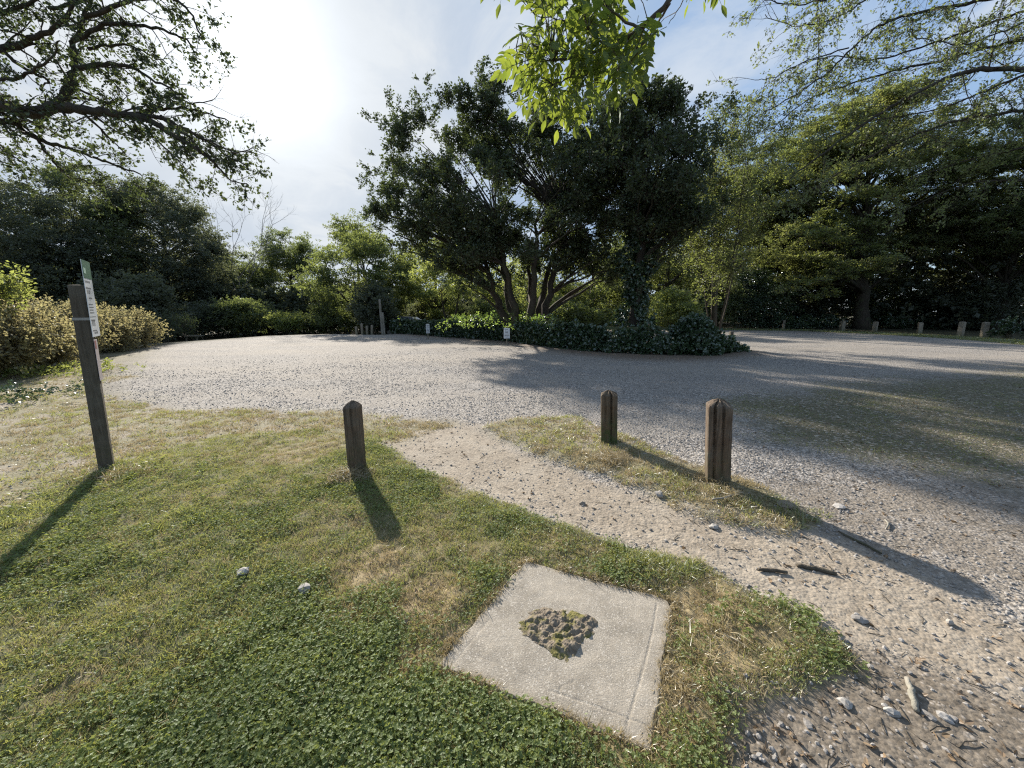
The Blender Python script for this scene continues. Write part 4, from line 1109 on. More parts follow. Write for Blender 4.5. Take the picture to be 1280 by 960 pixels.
btree('beech_tree', 'middle beech crown between whippy tree and largest beech', 900, 1035, 165, 350, 39, ['oak_leaf_sunny', 'wood_leaf'], 200, 20, 1.1, shell=.25, protos=leafy, flat=.35, tilt=.3)
btree('beech_tree', 'beech crown beyond the right picture edge', 1380, 1700, 100, 350, 24, 'wood_leaf', 60, 16, 1.3, protos=leafy, flat=.3, tilt=.25)
btree('broad_tree', 'dark tree behind the ivy trunk', 770, 905, 215, 400, 36, 'oak_leaf_sunny', 150, 20, 1.0)
# understorey
us = 'bushes at the wood edge'
def bush(label, px0, px1, py0, Y, leafm, n=26, per=14, cr=.6, py1=None, protos=None, name='bush', group=us, shell=.5, **k):
    py1 = py1 or 388 + 1.55 / Y * F * .98
    return btree(name, label, px0, px1, py0, py1, Y, leafm, n, per, cr, protos=protos or fs, group=group, trunk_r=.05, stems=3, depth=1.3, shell=shell, cat='bush', limb_every=2, limb_r=.02, **k)
bush('dark domed bush at the left below the rounded tree', 100, 215, 345, 24, 'cool_leaf', 60, 15, .8)
bush('purplish brown bush end beside the picnic table', 178, 232, 398, 21.5, 'oak_leaf', 20, 12, .4, protos=sprays('twiggy', 24, .35, .07, .04, flat=1, up=.1))
bush('dark bush above the picnic table', 215, 285, 372, 31, 'cool_leaf', 34, 14, .7)
bush('dark bush right of the picnic table', 270, 345, 378, 31, 'wood_leaf', 34, 14, .7)
bush('bright yellow green bush at the far edge of the gravel', 338, 382, 395, 30, 'lime_leaf', 16, 12, .45)
bush('dark low bush between the yellow green bush and the stakes', 370, 450, 385, 31.5, 'wood_leaf', 30, 14, .6)
bush('dark bush directly behind the pole and stakes', 448, 492, 350, 28.2, 'cool_leaf', 34, 14, .5)
bush('dark bush under the sunlit tree behind the parked car', 500, 600, 372, 38, 'cool_leaf', 40, 14, .8)
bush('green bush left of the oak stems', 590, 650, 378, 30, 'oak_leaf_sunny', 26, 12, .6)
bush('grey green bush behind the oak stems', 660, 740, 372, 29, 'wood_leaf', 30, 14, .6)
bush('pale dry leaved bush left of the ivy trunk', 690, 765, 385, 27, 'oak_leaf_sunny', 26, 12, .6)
bush('bright lime bush right of the ivy trunk', 818, 862, 362, 25.5, 'lime_leaf', 24, 12, .5)
bush('dark bush right of the lime bush', 845, 925, 350, 34, 'wood_leaf', 44, 14, .8)
bush('dark glossy bush beyond the hedge end post', 905, 985, 335, 35, 'ivy_leaf', 60, 15, .8)
bush('black shaded bush left of the big beech trunk', 975, 1065, 345, 38, 'cool_leaf', 60, 15, .9)
bush('shaded bush right of the big beech trunk', 1075, 1165, 345, 37, 'wood_leaf', 60, 15, .9)
bush('shaded bush behind the brightest far post', 1150, 1240, 350, 34, 'cool_leaf', 60, 15, .9)
bush('dark bush at the right picture edge', 1220, 1340, 340, 30, 'cool_leaf', 60, 15, .9)
bush('low ivy cover along the foot of the right wood', 940, 1060, 400, 34.5, 'ivy_leaf', 30, 12, .5)
bush('low dark cover behind the posts at the right', 1060, 1300, 400, 34, 'ivy_leaf', 50, 12, .6)
bush('ivy wrapped round the rightmost far post', 1252, 1274, 400, W(1262, 424)[1] + .05, 'ivy_leaf', 10, 8, .25, py1=420, protos=ivy_sp)
# far wood closing every gap: one mass
def far_wood():
    P = []
    for k in range(10500):
        a = R(random.uniform(-78, 78)); d = random.uniform(46, 62) + (6 if abs(a) > .9 else 0)
        z = random.random() ** .8 * (4.0 + 2.0 * float(vnoise(np.array([a * 9]), np.array([1.0]), 4)[0]) + (5 if a > .2 else 0) + (2 if a < -.65 else 0))
        P.append((d * math.sin(a), d * math.cos(a), z - .9))
    o = crown('far_wood', far_sprays(.22), P, [M['cool_leaf'], M['bark_dark']], None, (0, 0, 0), .6, 1.4, 2.2)
    tag(o, 'dark mass of distant woodland closing the view behind the trees', 'woodland')
far_wood()

# ------------------------------------------------------------------ dry yellow bushes and the lime twig on the left
yl = sprays('yellow', 30, .34, .085, .06, flat=1.3, up=.2, six=False)
gy = 'dry yellow bushes left of the car park'
for k, (px0, px1, py0, Y, lab) in enumerate(((-190, -60, 380, 7.6, 'dry yellow bush beyond the left picture edge'), (-80, 20, 385, 8.8, 'dry yellow bush nearest on the left picture edge'), (0, 62, 388, 10.3, 'dry yellow bush right of the nearest one, left of the sign post'), (45, 110, 384, 12.3, 'dry yellow bush directly behind the sign post'), (100, 150, 383, 14.5, 'dry yellow bush just right of the sign post'), (135, 182, 392, 16.3, 'last dry yellow bush beside the gravel'))):
    c, r = pxblob(px0, px1, py0, 388 + 1.55 / Y * F * .93, Y, .9)
    tree('dry_bush', lab, (c[0], c[1], 0), [(c, (r[0] * .95, 1.0, r[2]))], 60, 11, .36, 'yellow_leaf', 'bark', yl, .03, .8, 5, group=gy, cat='bush', shell=.35, limb_every=2, limb_r=.012, spread=1.0, smin=.6, smax=1.1)
gg = 'low green plants at the foot of the dry bushes'
for k, (px, py, lab) in enumerate(((20, 498, 'low dark green plants at the left edge under the dry bushes'), (50, 470, 'bright green weeds under the second dry bush'), (105, 465, 'green weeds just left behind the sign post'))):
    w_ = W(px, py); P0 = np.array([w_[0], w_[1], .12]) + rng.normal(size=(60, 3)) * (.55, .35, .07); P0[:, 2] = np.clip(P0[:, 2], .03, .3)
    o = crown('weeds', [spray(16, .2, .07, .045, 980 + q, flat=.8, up=.5, twig=False, six=True) for q in range(2)], P0, [M['clover' if k else 'ivy_leaf'], M['bark']], None, (0, 0, 0), .5, .5, 1.0)
    tag(o, lab, 'weeds', gg)
c, r = pxblob(-60, 52, 332, 372, 9.5, 1.0)
tree('lime_sapling', 'lime green leafy sapling bough above the dry bushes at the left edge', D(-50, 430, 9.8)[:2] + (0,), [(c, r)], 22, 7, .28, 'lime_leaf', 'bark', sprays('midl', 22, .3, .09, .06, flat=.8, up=.5), .05, .9, 1, cat='tree', shell=.2, limb_r=.015)
# ------------------------------------------------------------------ boughs that hang into the picture from trees outside it
def limbs_tree(name, label, paths, Y0, trunk_base, barkm, leafm, protos, r0, seed, twig_len=(.4, 1.0), step=.16, sub=4, yj=.5, droop=.10, bare=(), trunk_r=.35, cat='tree', leaf_p=.9, ext=(.35, 1.05)):
    rs = random.Random(seed); base = Vector(trunk_base); base.z = 0
    root = empty(name, tuple(base), 0, label, cat)
    mb = MB(); anc = []
    allp = []
    for k, path in enumerate(paths):
        yy = Y0 + rs.uniform(-yj, yj); pts = []
        for q, (px, py) in enumerate(path[0]):
            pts.append(Vector(D(px, py, yy + (q / len(path[0])) * path[2])))
        # smooth the polyline
        fine = []
        for i in range(len(pts) - 1):
            p0 = pts[max(i - 1, 0)]; p1 = pts[i]; p2 = pts[i + 1]; p3 = pts[min(i + 2, len(pts) - 1)]
            for s in range(6):
                t = s / 6; fine.append(.5 * ((2 * p1) + (p2 - p0) * t + (2 * p0 - 5 * p1 + 4 * p2 - p3) * t * t + (3 * p1 - p0 - 3 * p2 + p3) * t ** 3))
        fine.append(pts[-1]); n = len(fine)
        fine = [p + Vector((rs.uniform(-1, 1), rs.uniform(-1, 1), rs.uniform(-1, 1))) * .018 for p in fine]
        ra = path[1]
        rad = [ra * (1 - .88 * i / n) + .004 for i in range(n)]
        mb.tube([p - base for p in fine], rad, 8 if ra > .04 else 5)
        allp.append((fine, rad))
        acc = 0
        for i in range(1, n):
            seg = (fine[i] - fine[i - 1]).length; acc += seg
            while acc > step * rs.uniform(.7, 1.3):
                acc -= step
                tan = (fine[i] - fine[i - 1]).normalized()
                d = (tan * rs.uniform(.5, 1.2) + rdir(rs) * .85 + Vector((0, 0, -droop))).normalized()
                L = rs.uniform(*twig_len) * (1.0 - .35 * i / n)
                def grow(p, d, L, r, lv):
                    m = 5; P = [p]; dd = d.copy()
                    for s in range(m):
                        dd = (dd + rdir(rs) * .22 + Vector((0, 0, -droop * .25))).normalized(); P.append(P[-1] + dd * L / m)
                    mb.tube([q - base for q in P], [r * (1 - .8 * s / m) for s in range(m + 1)], 4 if lv == 0 else 3, 0, False)
                    if lv < 1:
                        for s in range(sub):
                            t = rs.uniform(.25, 1); q = P[min(m, int(t * m))]
                            grow(q, (dd + rdir(rs) * .9).normalized(), L * rs.uniform(.25, .5), r * .45, lv + 1)
                    if k not in bare and rs.random() < leaf_p:
                        anc.append(P[-1]); anc.append(P[3])
                        if lv == 0: anc.append(P[4])
                grow(fine[i], d, L, max(.005, rad[i] * .35), 0)
    # trunk and the big limbs up to where the visible boughs begin
    mbt = MB(); hub = Vector((0, 0, 3.2))
    top = max(a[0][0].z for a in allp)
    mbt.tube([(0, 0, -.3), (.05, .03, 1.5), (-.05, 0, 3.2), (.1, .05, top * .9), (.15, .1, top + 1.0)], [trunk_r * 1.3, trunk_r, trunk_r * .9, trunk_r * .6, trunk_r * .3], 12)
    mbt.build('trunk', M[barkm], root, smooth=True)
    ml = MB()
    for k, (fine, rad) in enumerate(allp):
        if paths[k][3]:
            e = fine[0] - base; a = Vector((0, 0, min(max(2.6, e.z - 1.3), top))); ml.tube(bez(a, (a + e) / 2 + Vector((0, 0, .35)), e, 8), [rad[0] * (1.7 - .7 * i / 8) for i in range(9)], 8)
    ml.build('limb', M[barkm], root, smooth=True)
    b = mb.build('branches', M[barkm], root, smooth=True); b['kind'] = 'stuff'
    crown('leaves', protos, [tuple(a) for a in anc], [M[leafm], M[barkm]], root, tuple(base), 1.2, ext[0] + .3, ext[1] + .1)
    print(name, 'anchors', len(anc))
    return root
LP = [
 ([(-260, 110), (-150, 118), (0, 132), (40, 141), (70, 134), (100, 137), (145, 143), (185, 150), (215, 168), (245, 185), (270, 205)], .105, .0, 1),
 ([(100, 137), (150, 143), (200, 146), (225, 160), (255, 175), (285, 195), (310, 206)], .035, .2, 0),
 ([(145, 142), (190, 138), (225, 135), (260, 142), (288, 152)], .025, .3, 0),
 ([(72, 133), (85, 112), (93, 85), (92, 55), (105, 25), (120, -40)], .075, .3, 0),
 ([(93, 85), (130, 80), (165, 85), (200, 105), (232, 122)], .035, .4, 0),
 ([(92, 50), (140, 30), (190, 35), (230, 48), (248, 70)], .03, .3, 0),
 ([(105, 20), (160, 2), (210, -5), (240, 20), (250, 50)], .03, .2, 0),
 ([(-160, 135), (0, 150), (30, 165), (60, 178), (100, 190), (140, 205), (175, 218)], .045, .5, 1),
 ([(45, 172), (62, 195), (80, 215), (110, 228), (140, 235)], .022, .4, 0),
 ([(-160, 60), (0, 60), (40, 50), (80, 22), (110, -30)], .06, -.4, 1),
 ([(-160, 10), (0, 15), (50, -5)], .05, -.5, 1),
 ([(0, 60), (30, 85), (60, 100), (50, 110)], .025, .3, 0),
 ([(0, 100), (30, 95), (60, 75), (75, 50)], .025, -.5, 0),
 ([(-90, 150), (-20, 170), (10, 190), (30, 205)], .025, .3, 0),
 ([(110, 60), (150, 55), (180, 65), (210, 80)], .02, .3, 0),
 ([(60, 10), (110, 0), (150, -20)], .025, -.3, 0),
]
LPb = [([(200, 146), (235, 172), (262, 198), (285, 222), (312, 232)], .018, .1, 0), ([(225, 158), (262, 176), (290, 190), (318, 186)], .014, .1, 0), ([(175, 150), (205, 185), (230, 205)], .012, .1, 0), ([(220, 120), (240, 130), (268, 125)], .010, .1, 0)]
LP += LPb
lsp = [spray(11, .13, .058, .036, 700 + q, flat=.8, up=.4, twig=True, six=True) for q in range(4)]
limbs_tree('overhanging_oak', 'oak bough reaching in from the upper left with dark crooked limb', LP, 6.6, (-12.8, 6.2, 0), 'bark_dark', 'oak_leaf', lsp, .1, 41, (.35, .95), .14, 4, .35, .12, leaf_p=.62, ext=(.2, 1.0), bare=(17, 19))
RP = [
 ([(1480, 70), (1380, 80), (1280, 86), (1220, 88), (1180, 100), (1130, 125), (1080, 155), (1030, 190), (985, 225)], 0.0434, .0, 1),
 ([(1480, -30), (1300, -15), (1220, 2), (1150, 15), (1110, 27), (1075, 50), (1040, 85), (1000, 115), (952, 142)], 0.0310, .3, 1),
 ([(1440, 30), (1330, 40), (1230, 60), (1180, 75), (1120, 88), (1070, 103), (1010, 125), (960, 165)], 0.0279, .3, 1),
 ([(1018, -40), (1022, 10), (1023, 50), (1021, 90), (1008, 130)], 0.0112, .2, 0),
 ([(1400, -5), (1300, 10), (1220, 35), (1150, 60), (1090, 75), (1040, 70), (990, 85)], 0.0217, .4, 1),
 ([(1480, 120), (1380, 125), (1280, 138), (1200, 150), (1140, 170), (1070, 205), (1010, 240)], 0.0310, .2, 1),
 ([(1200, -40), (1100, -10), (1050, 20), (1000, 32), (955, 20)], 0.0136, .3, 0),
 ([(1130, -40), (1050, -5), (990, 5), (945, -5)], 0.0124, .3, 0),
 ([(1300, 85), (1240, 110), (1190, 130), (1130, 145), (1075, 150)], 0.0155, .4, 0),
 ([(1480, 180), (1360, 175), (1280, 185), (1210, 200), (1130, 225)], 0.0248, .2, 1),
 ([(1300, 20), (1250, 40), (1200, 55), (1140, 45)], 0.0124, -.4, 0),
 ([(1060, 60), (1010, 75), (970, 95), (945, 100)], 0.0074, .3, 0),
 ([(1300, 230), (1240, 225), (1180, 240), (1120, 270)], 0.0124, .3, 0),
]
rsp = [spray(9, .17, .052, .030, 760 + q, flat=.6, up=.6, twig=True, six=True) for q in range(4)]
limbs_tree('overhanging_hazel', 'fine leaved boughs sweeping in from the upper right corner', RP, 8.2, (15.5, 8.4, 0), 'bark_dark', 'wood_leaf', rsp, .1, 43, (.5, 1.25), .16, 5, .8, .18, ext=(.4, 1.0), leaf_p=.5)

def ash():
    base = Vector((3.4, -.6, 0))
    root = empty('ash_tree', tuple(base), 0, 'bright green sunlit leafy branch hanging at the top centre of the picture', 'tree')
    rs = random.Random(9)
    B = [([(1010, -190), (880, -60), (838, 0), (800, 38), (762, 58), (722, 70), (692, 76)], .016),
         ([(812, 25), (778, 56), (742, 84), (712, 98), (692, 106)], .008),
         ([(836, 4), (822, 30), (812, 45), (800, 60), (786, 80)], .006),
         ([(800, 38), (765, 15), (735, -10), (690, -30)], .007),
         ([(880, -60), (862, -20), (846, 15), (836, 30)], .004),
         ([(760, 58), (735, 40), (705, 25), (670, 20)], .006),
         ([(740, 84), (720, 110), (705, 128), (690, 140)], .005),
         ([(785, 50), (775, 80), (765, 105), (745, 130)], .005),
         ([(722, 70), (690, 60), (665, 55), (645, 60)], .004)]
    mb = MB(); nodes = []
    for pts, r in B:
        P = [Vector(D(px, py, 2.25 + .12 * math.sin(k * 1.7 + len(pts)))) for k, (px, py) in enumerate(pts)]
        Q = []
        for k in range(len(P) - 1):
            for s in range(4): Q.append(P[k].lerp(P[k + 1], s / 4) + rdir(rs) * .005)
        Q.append(P[-1]); nodes += Q[4:]
        mb.tube([q - base for q in Q], [r * (1 - .7 * k / len(Q)) for k in range(len(Q))], 7)
    P0 = Vector(D(1010, -190, 2.25))
    mb.tube([q - base for q in bez(base + Vector((0, 0, 3.4)), (base + P0) / 2 + Vector((0, 0, 2.6)), P0, 10)], [.05 - .0033 * k for k in range(11)], 8)
    mb.build('branch', M['bark'], root, smooth=True)
    mb = MB(); mb.tube([(0, 0, -.2), (.03, 0, 1.5), (0, .02, 3.5), (.1, 0, 6.0)], [.2, .15, .13, .08], 12); mb.build('trunk', M['bark'], root, smooth=True)
    def compound(seed):
        r2 = random.Random(seed); v = []; f = []; m = []; mbb = MB(); n = r2.choice((3, 3, 4)); L = .15
        path = [Vector((L * t, 0, -.03 * t * t)) for t in (0, .25, .5, .75, 1)]
        mbb.tube(path, [.0014, .0012, .001, .0009, .0007], 4, 1, False)
        def lf(c, d, nn, Lf, Wf):
            s = d.cross(nn).normalized(); nn = s.cross(d).normalized(); b = len(v)
            for t, w_, h in ((0, .0, 0), (.2, .34, .05), (.45, .5, .08), (.75, .3, .04), (1, 0, -.06)):
                if w_ == 0: v.append(c + d * Lf * t + nn * Lf * h)
                else:
                    v.append(c + d * Lf * t + s * Wf * w_ + nn * (Lf * h * .6)); v.append(c + d * Lf * t - s * Wf * w_ + nn * (Lf * h * .6)); v.append(c + d * Lf * t + nn * (Lf * h * .6 - Wf * .10))
            a = b
            f.extend([(a, a + 3, a + 1), (a, a + 2, a + 3), (a + 1, a + 3, a + 6, a + 4), (a + 3, a + 2, a + 5, a + 6), (a + 4, a + 6, a + 9, a + 7), (a + 6, a + 5, a + 8, a + 9), (a + 7, a + 9, a + 10), (a + 9, a + 8, a + 10)]); m.extend([0] * 8)
        for k in range(n):
            t = .3 + .6 * k / n; c = Vector((L * t, 0, -.03 * t * t))
            for s in (-1, 1):
                d = Vector((.55, s * (.9 + r2.uniform(-.2, .2)), -.25 + r2.uniform(-.3, .2))).normalized(); lf(c, d, (Vector((0, 0, 1)) + rdir(r2) * .45).normalized(), .064 * r2.uniform(.8, 1.15), .027 * r2.uniform(.85, 1.15))
        lf(path[-1], Vector((1, 0, -.35)).normalized(), (Vector((0, 0, 1)) + rdir(r2) * .3).normalized(), .07, .03)
        o = len(v); v += [Vector(q) for q in mbb.v]; f += [tuple(i + o for i in q) for q in mbb.f]; m += [1] * len(mbb.f)
        me = mesh('leaf', v, f, [M['ash_leaf'], M['ash_stalk']], m); return me
    t = NT('ash_stalk'); M['ash_stalk'] = t.surf((.13, .16, .04), .6)
    protos = [compound(k) for k in range(8)]
    poly = [(622, 72), (632, 45), (652, 22), (640, -25), (800, -25), (815, 20), (842, 35), (835, 62), (820, 80), (806, 105), (780, 128), (752, 146), (718, 158), (680, 152), (655, 140), (645, 112), (625, 95)]
    pts = []
    while len(pts) < 225:
        px, py = rs.uniform(615, 850), rs.uniform(-30, 165)
        s = float(poly_sd(np.array([px]), np.array([py]), poly)[0])
        if s < 10: continue
        if px > 775 and py < 40 and rs.random() < .75: continue
        if px > 800 and rs.random() < .45: continue
        pts.append((px, py))
    pts += [(868, -12), (880, -10), (892, -8), (905, -14), (885, -20), (872, -25), (618, -16), (605, -18), (632, -14)]
    tw = MB()
    for (px, py) in pts:
        p = Vector(D(px, py - 9, rs.uniform(1.95, 2.6)))
        q = min(nodes, key=lambda n_: (n_ - p).length)
        d = (p - q); out = d.normalized() * .6 + Vector((rs.uniform(-.5, .3), rs.uniform(-.5, .5), rs.uniform(-.9, .1)))
        if px > 860: q = p + Vector((.05, 0, .15))
        if d.length > .05: tw.tube([q - base, (q + p) / 2 + Vector((0, 0, .02)) - base, p - base], [.0028, .002, .0014], 4, 0, False)
        o = bpy.data.objects.new('leaf', protos[rs.randrange(8)]); C.objects.link(o); o.parent = root
        o.location = p - base - out.normalized() * .06
        qn = out.to_track_quat('X', 'Z'); o.rotation_euler = (qn @ Matrix.Rotation(rs.uniform(-.8, .8), 3, 'X').to_quaternion()).to_euler()
        s = rs.uniform(.65, 1.1); o.scale = (s, s, s)
    b = tw.build('twigs', M['bark'], root); b['kind'] = 'stuff'
ash()

# ------------------------------------------------------------------ turf, clover, straw, gravel stones, crumbs
def blades(n, Rr, L, wd, seed, lie=.4, curl=.5):
    rs = random.Random(seed); v = []; f = []; m = []
    for k in range(n):
        a = rs.uniform(0, 6.28); q = Rr * rs.random() ** .6; c = Vector((math.cos(a) * q, math.sin(a) * q, -.006))
        d = (Vector((0, 0, 1)) * (1 - lie) + rdir(rs) * (lie + .15)); d.z = abs(d.z) + .05; d.normalize()
        l = L * rs.uniform(.55, 1.2); out = Vector((rs.uniform(-1, 1), rs.uniform(-1, 1), 0)).normalized()
        s = d.cross(out).normalized() * wd * rs.uniform(.7, 1.2) * .5
        p1 = c + d * l * .55; p2 = c + d * l * (1 - .25 * curl) + out * l * curl * .45 - Vector((0, 0, 1)) * l * curl * .12
        p2.z = max(p2.z, .004); b = len(v)
        v += [c - s, c + s, p1 + s * .8, p1 - s * .8, p2]; f += [(b, b + 1, b + 2, b + 3), (b + 3, b + 2, b + 4)]; m += [0, 0]
    return v, f, m
def clover(n, Rr, sz, seed, h=(.008, .035)):
    rs = random.Random(seed); v = []; f = []; m = []
    for k in range(n):
        a = rs.uniform(0, 6.28); q = Rr * rs.random() ** .5; c = Vector((math.cos(a) * q, math.sin(a) * q, rs.uniform(*h)))
        N_ = (Vector((0, 0, 1)) + rdir(rs) * .55).normalized(); u = N_.cross(Vector((rs.uniform(-1, 1), rs.uniform(-1, 1), .1))).normalized(); w_ = N_.cross(u)
        s = sz * rs.uniform(.7, 1.2)
        for t in range(3):
            b_ = t * 2.094 + rs.uniform(-.2, .2); d = (u * math.cos(b_) + w_ * math.sin(b_) + N_ * rs.uniform(0, .35)).normalized()
            leaf(v, f, m, c, d, N_, s, s * .95)
    return v, f, m
def tri_rock(seed):
    rs = random.Random(seed); P = (1 + 5 ** .5) / 2
    vv = [Vector(q).normalized() for q in ((-1, P, 0), (1, P, 0), (-1, -P, 0), (1, -P, 0), (0, -1, P), (0, 1, P), (0, -1, -P), (0, 1, -P), (P, 0, -1), (P, 0, 1), (-P, 0, -1), (-P, 0, 1))]
    ff = [(0, 11, 5), (0, 5, 1), (0, 1, 7), (0, 7, 10), (0, 10, 11), (1, 5, 9), (5, 11, 4), (11, 10, 2), (10, 7, 6), (7, 1, 8), (3, 9, 4), (3, 4, 2), (3, 2, 6), (3, 6, 8), (3, 8, 9), (4, 9, 5), (2, 4, 11), (6, 2, 10), (8, 6, 7), (9, 8, 1)]
    ax = (1.0, rs.uniform(.55, .85), rs.uniform(.4, .7))
    return [Vector((q.x * ax[0], q.y * ax[1], q.z * ax[2])) * rs.uniform(.75, 1.15) * .5 for q in vv], ff, [0] * 20
def sample(n, r0, r1, pw=1.0, a0=-64, a1=64):
    """points on the ground, n in all, density falling with distance; pw=2 even on the ground, 0 even in log distance"""
    u = rng.random(n)
    if pw == 0: r = r0 * (r1 / r0) ** u
    else: r = (r0 ** pw + (r1 ** pw - r0 ** pw) * u) ** (1 / pw)
    a = np.radians(rng.uniform(a0, a1, n)); return r * np.sin(a), r * np.cos(a)
slabP = [SL[k][:2] for k in range(4)]
def place(name, label, protos, x, y, keep, mats, which=None, tilt=.15, smin=.7, smax=1.25, dz=0.0, sc_=None, slab_gap=-.03):
    k = keep & (poly_sd(x, y, slabP) < slab_gap); x = x[k]; y = y[k]
    z = height(x, y) + dz; n = len(x)
    rot = np.column_stack([rng.uniform(-tilt, tilt, n), rng.uniform(-tilt, tilt, n), rng.uniform(0, 6.28, n)])
    s = rng.uniform(smin, smax, n) if sc_ is None else sc_[k]
    o = scatter(name, protos, np.column_stack([x, y, z]), rot, s, rng.integers(0, len(protos), n) if which is None else which[k], mats)
    print(name, n)
    return tag(o, label, name.replace('_', ' '), kind='stuff')
def cover():
    # clover and short turf over the lawn
    x, y = sample(70000, .75, 6.5, 1.0); z = zones(x, y); g = z['lawn']
    cl = sstep(.25, .80, .5 + .5 * fbm(x, y, 1.3, 4, 90) + .25 * sstep(2.6, 1.4, np.hypot(x, y)) - .45 * z['dry'])
    u = rng.random(len(x)); u2 = rng.random(len(x))
    place('clover', 'low green clover leaves covering the lawn', [clover(13, .06, .0088, 10 + q, (.004, .03)) for q in range(4)], x, y, (g > .5) & (u < .72 * cl * (1 - z['dry'])), [M['clover']], smin=.5, smax=1.35)
    place('grass', 'short green and olive grass of the lawn', [blades(16, .05, .042, .0035, 20 + q, .45) for q in range(4)], x, y, (g > .45) & (u >= cl * .2) & (u2 < .9 * (1 - .92 * z['dry'])), [M['grass']], smin=.5, smax=1.1)
    x, y = sample(30000, .75, 7.5, 1.1); z = zones(x, y); u = rng.random(len(x))
    place('dry_grass', 'straw coloured dead grass in brown patches of the lawn', [blades(14, .05, .05, .0028, 30 + q, .85, .2) for q in range(4)], x, y, (z['lawn'] > .4) & (u < z['dry'] * .95 + .36), [M['straw']], smin=.6, smax=1.2)
    # verge under the posts and the dry strip to the left
    x, y = sample(42000, 2.5, 16, .8); z = zones(x, y); u = rng.random(len(x)); nz = .5 + .5 * fbm(x, y, 1.6, 4, 95)
    gr = sstep(.40, .62, nz)
    place('verge_grass', 'sparse dry and green grass along the verge and under posts', [blades(14, .07, .07, .005, 40 + q, .6, .4) for q in range(4)], x, y, ((z['verge'] > .45) & (u < .75)) | ((z['left'] > .4) & (z['lawn'] < .5) & (u < .4 + gr * .6)), [M['straw']], smin=.5, smax=1.2)
    x, y = sample(24000, 2.5, 16, .8); z = zones(x, y); u = rng.random(len(x)); nz = .5 + .5 * fbm(x, y, 1.2, 4, 96)
    place('verge_grass', 'green grass tufts growing among the straw of the verge', [blades(16, .07, .075, .005, 50 + q, .5, .4) for q in range(4)], x, y, ((z['verge'] > .5) & (u < .65 * sstep(.40, .6, nz))) | ((z['left'] > .5) & (u < .12 + .7 * sstep(.38, .6, nz))), [M['grass']], smin=.6, smax=1.2)
    # moss ground at the right: thin grass, crumbs
    x, y = sample(15000, 4, 20, .6, 10, 64); z = zones(x, y); u = rng.random(len(x)); nz = .5 + .5 * fbm(x, y, 2.2, 4, 97)
    place('thin_grass', 'thin olive grass on the shaded ground at the right', [blades(10, .08, .045, .005, 60 + q, .7, .4) for q in range(4)], x, y, (z['moss'] > .3) & (u < z['moss'] * sstep(.35, .6, nz) * .8), [M['grass']], smin=.6, smax=1.2)
    # long tufts
    T = []; 
    def tufts(spots): 
        for a, b, sd_, n in spots:
            p = W(a, b)
            for _ in range(n): T.append((p[0] + random.gauss(0, sd_), p[1] + random.gauss(0, sd_)))
        q = np.array(T); T.clear(); return q[:, 0], q[:, 1]
    x, y = tufts(((755, 580, .10, 26), (775, 578, .09, 16), (880, 605, .12, 20), (905, 622, .10, 18), (450, 600, .08, 18), (428, 600, .07, 26), (140, 598, .14, 22), (925, 780, .15, 3), (850, 870, .08, 3), (1160, 740, .10, 0)))
    place('long_grass', 'long bleached grass tufts round the feet of the posts', [blades(26, .05, .17, .0045, 70 + q, .5, .9) for q in range(3)], x, y, np.ones(len(x), bool), [M['straw']], smin=.5, smax=1.05)
    x, y = tufts(((800, 598, .12, 18), (850, 612, .10, 22), (910, 625, .10, 22), (950, 635, .12, 26), (440, 598, .12, 30), (465, 592, .10, 16), (150, 592, .2, 40), (190, 585, .15, 10), (110, 605, .15, 12), (825, 710, .05, 26), (800, 705, .05, 18), (860, 718, .04, 12), (1000, 640, .08, 10), (232, 650, .10, 14), (215, 655, .10, 10)))
    place('long_grass', 'long green grass tufts round the posts and behind the slab', [blades(24, .05, .10, .0042, 80 + q, .45, .6) for q in range(3)], x, y, np.ones(len(x), bool), [M['grass']], smin=.5, smax=1.05)
    # green weed patch right of the slab
    x, y = tufts(((1000, 770, .07, 16), (985, 762, .06, 10), (1030, 790, .06, 9), (905, 775, .10, 14), (150, 600, .2, 60), (100, 612, .25, 50), (240, 590, .15, 30)))
    place('weeds', 'small round leaved weeds right of the slab and below the sign post', [clover(9, .05, .014, 300 + q, (.01, .045)) for q in range(3)], x, y, np.ones(len(x), bool), [M['clover']], smin=.6, smax=1.2)
    # straw hanging over the slab edge
    E = []
    for k in range(4):
        a = np.array(SL[k][:2]); b = np.array(SL[(k + 1) % 4][:2])
        for _ in range(230): E.append(a + (b - a) * random.random() + np.random.normal(size=2) * .012)
    E = np.array(E)
    place('edge_grass', 'grass and straw leaning over the edges of the slab', [blades(9, .02, .045, .003, 90 + q, .7, .4) for q in range(3)], E[:, 0], E[:, 1], vnoise(E[:, 0] * 9, E[:, 1] * 9, 3) > .35, [M['straw']], slab_gap=.012, dz=.004, smin=.5, smax=1.3)
    # crushed stone
    x, y = sample(150000, 1.0, 17, .5); z = zones(x, y); u = rng.random(len(x)) / np.clip(1 - sstep(9, 17, np.hypot(x, y)), .001, 1)
    gz = 1 - np.maximum.reduce([z['lawn'], z['out'], z['island'] * .8, z['verge'] * .8, z['left'] * .9])
    dens = gz * (1 - .80 * z['path'] * (1 - z['bare'])) * (1 - .75 * z['moss']) * (1 - .82 * z['bare'])
    dens *= .35 + .65 * sstep(.35, .6, .5 + .5 * fbm(x, y, 1.1, 4, 99))
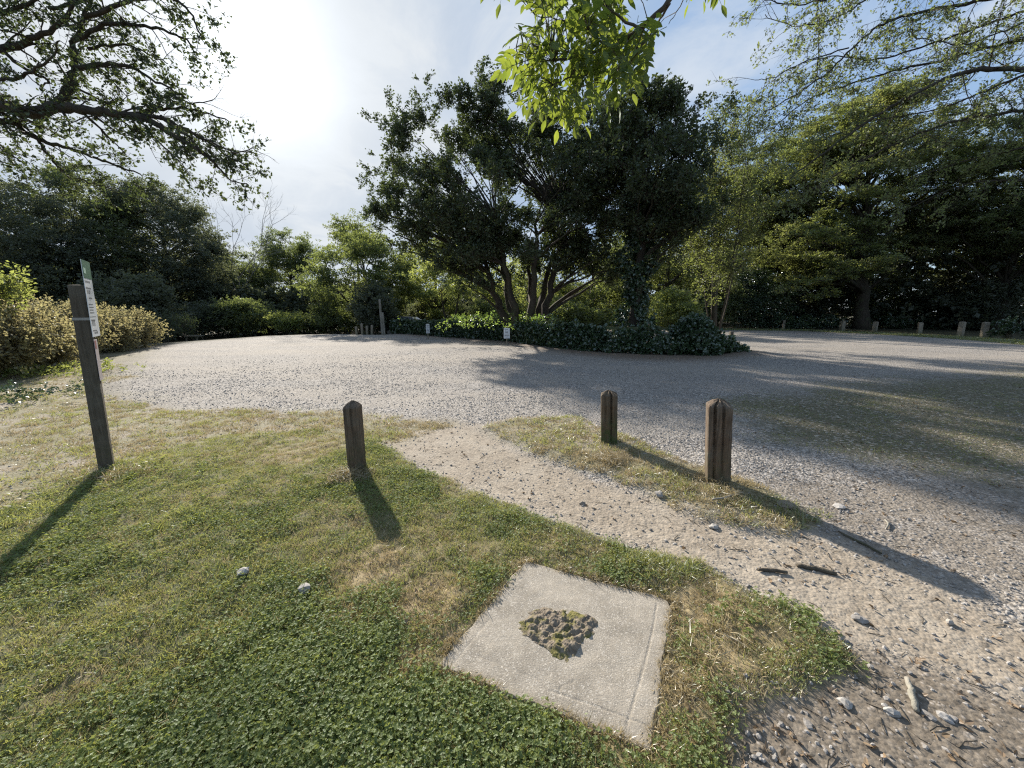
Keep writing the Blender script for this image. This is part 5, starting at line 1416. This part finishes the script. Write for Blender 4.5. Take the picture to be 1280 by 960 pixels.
    s = .006 + .024 * rng.random(len(x)) ** 2.6 + .0008 * np.hypot(x, y)
    place('gravel', 'crushed pale stones of the gravel car park', [tri_rock(q) for q in range(4)], x, y, u < dens, [M['stone']], tilt=.5, sc_=s, dz=.003)
    # dark crumbs and bits of dead leaf
    x, y = sample(16000, 1.0, 16, .5); z = zones(x, y); u = rng.random(len(x))
    lf = []
    for q in range(4):
        v, f, m = [], [], []; rs = random.Random(q)
        for _ in range(2): leaf(v, f, m, Vector((rs.uniform(-.02, .02), rs.uniform(-.02, .02), .004)), Vector((rs.uniform(-1, 1), rs.uniform(-1, 1), rs.uniform(0, .5))).normalized(), rdir(rs, 1.2), .03, .016, 0, True)
        lf.append((v, f, m))
    place('leaf_litter', 'small brown dead leaves scattered over path, moss and hedge foot', lf, x, y, u < .10 * z['path'] + .35 * z['moss'] + .8 * z['island'] + .3 * z['bare'] + .12 * z['verge'] + .05 * z['lawn'] * z['dry'], [M['litter']], tilt=.3, smin=.5, smax=1.1)
    x, y = sample(5000, 1.0, 10, .5); z = zones(x, y); u = rng.random(len(x))
    tw = []
    for q in range(3):
        mb = MB(); mb.tube([(-.03, 0, .003), (.0, .004 * q, .006), (.035, -.003, .003)], .0016, 4); tw.append((mb.v, mb.f, mb.m))
    place('twig_litter', 'tiny twigs lying on the path and gravel', tw, x, y, u < .25 * z['path'] + .2 * z['moss'] + .45 * z['bare'] + .15 * z['verge'], [M['bark']], tilt=.1, smin=.5, smax=1.5)
    # the edge grass of the far verges
    x, y = sample(26000, 22, 46, 1.0, 24, 62); z = zones(x, y); sdg = poly_sd(x, y, GRAV)
    place('far_verge_grass', 'sunlit yellow green grass strip at the far right edge', [blades(14, .25, .16, .02, 200 + q, .5, .4) for q in range(3)], x, y, (sdg < .1) & (sdg > -2.0), [M['grass']], smin=.5, smax=1.1)
M['litter'] = leaf_mat('litter', (.15, .10, .06), (.12, .07, .03), (.30, .22, .14), tf=.15, freq=3)
cover()
def clods():
    pass
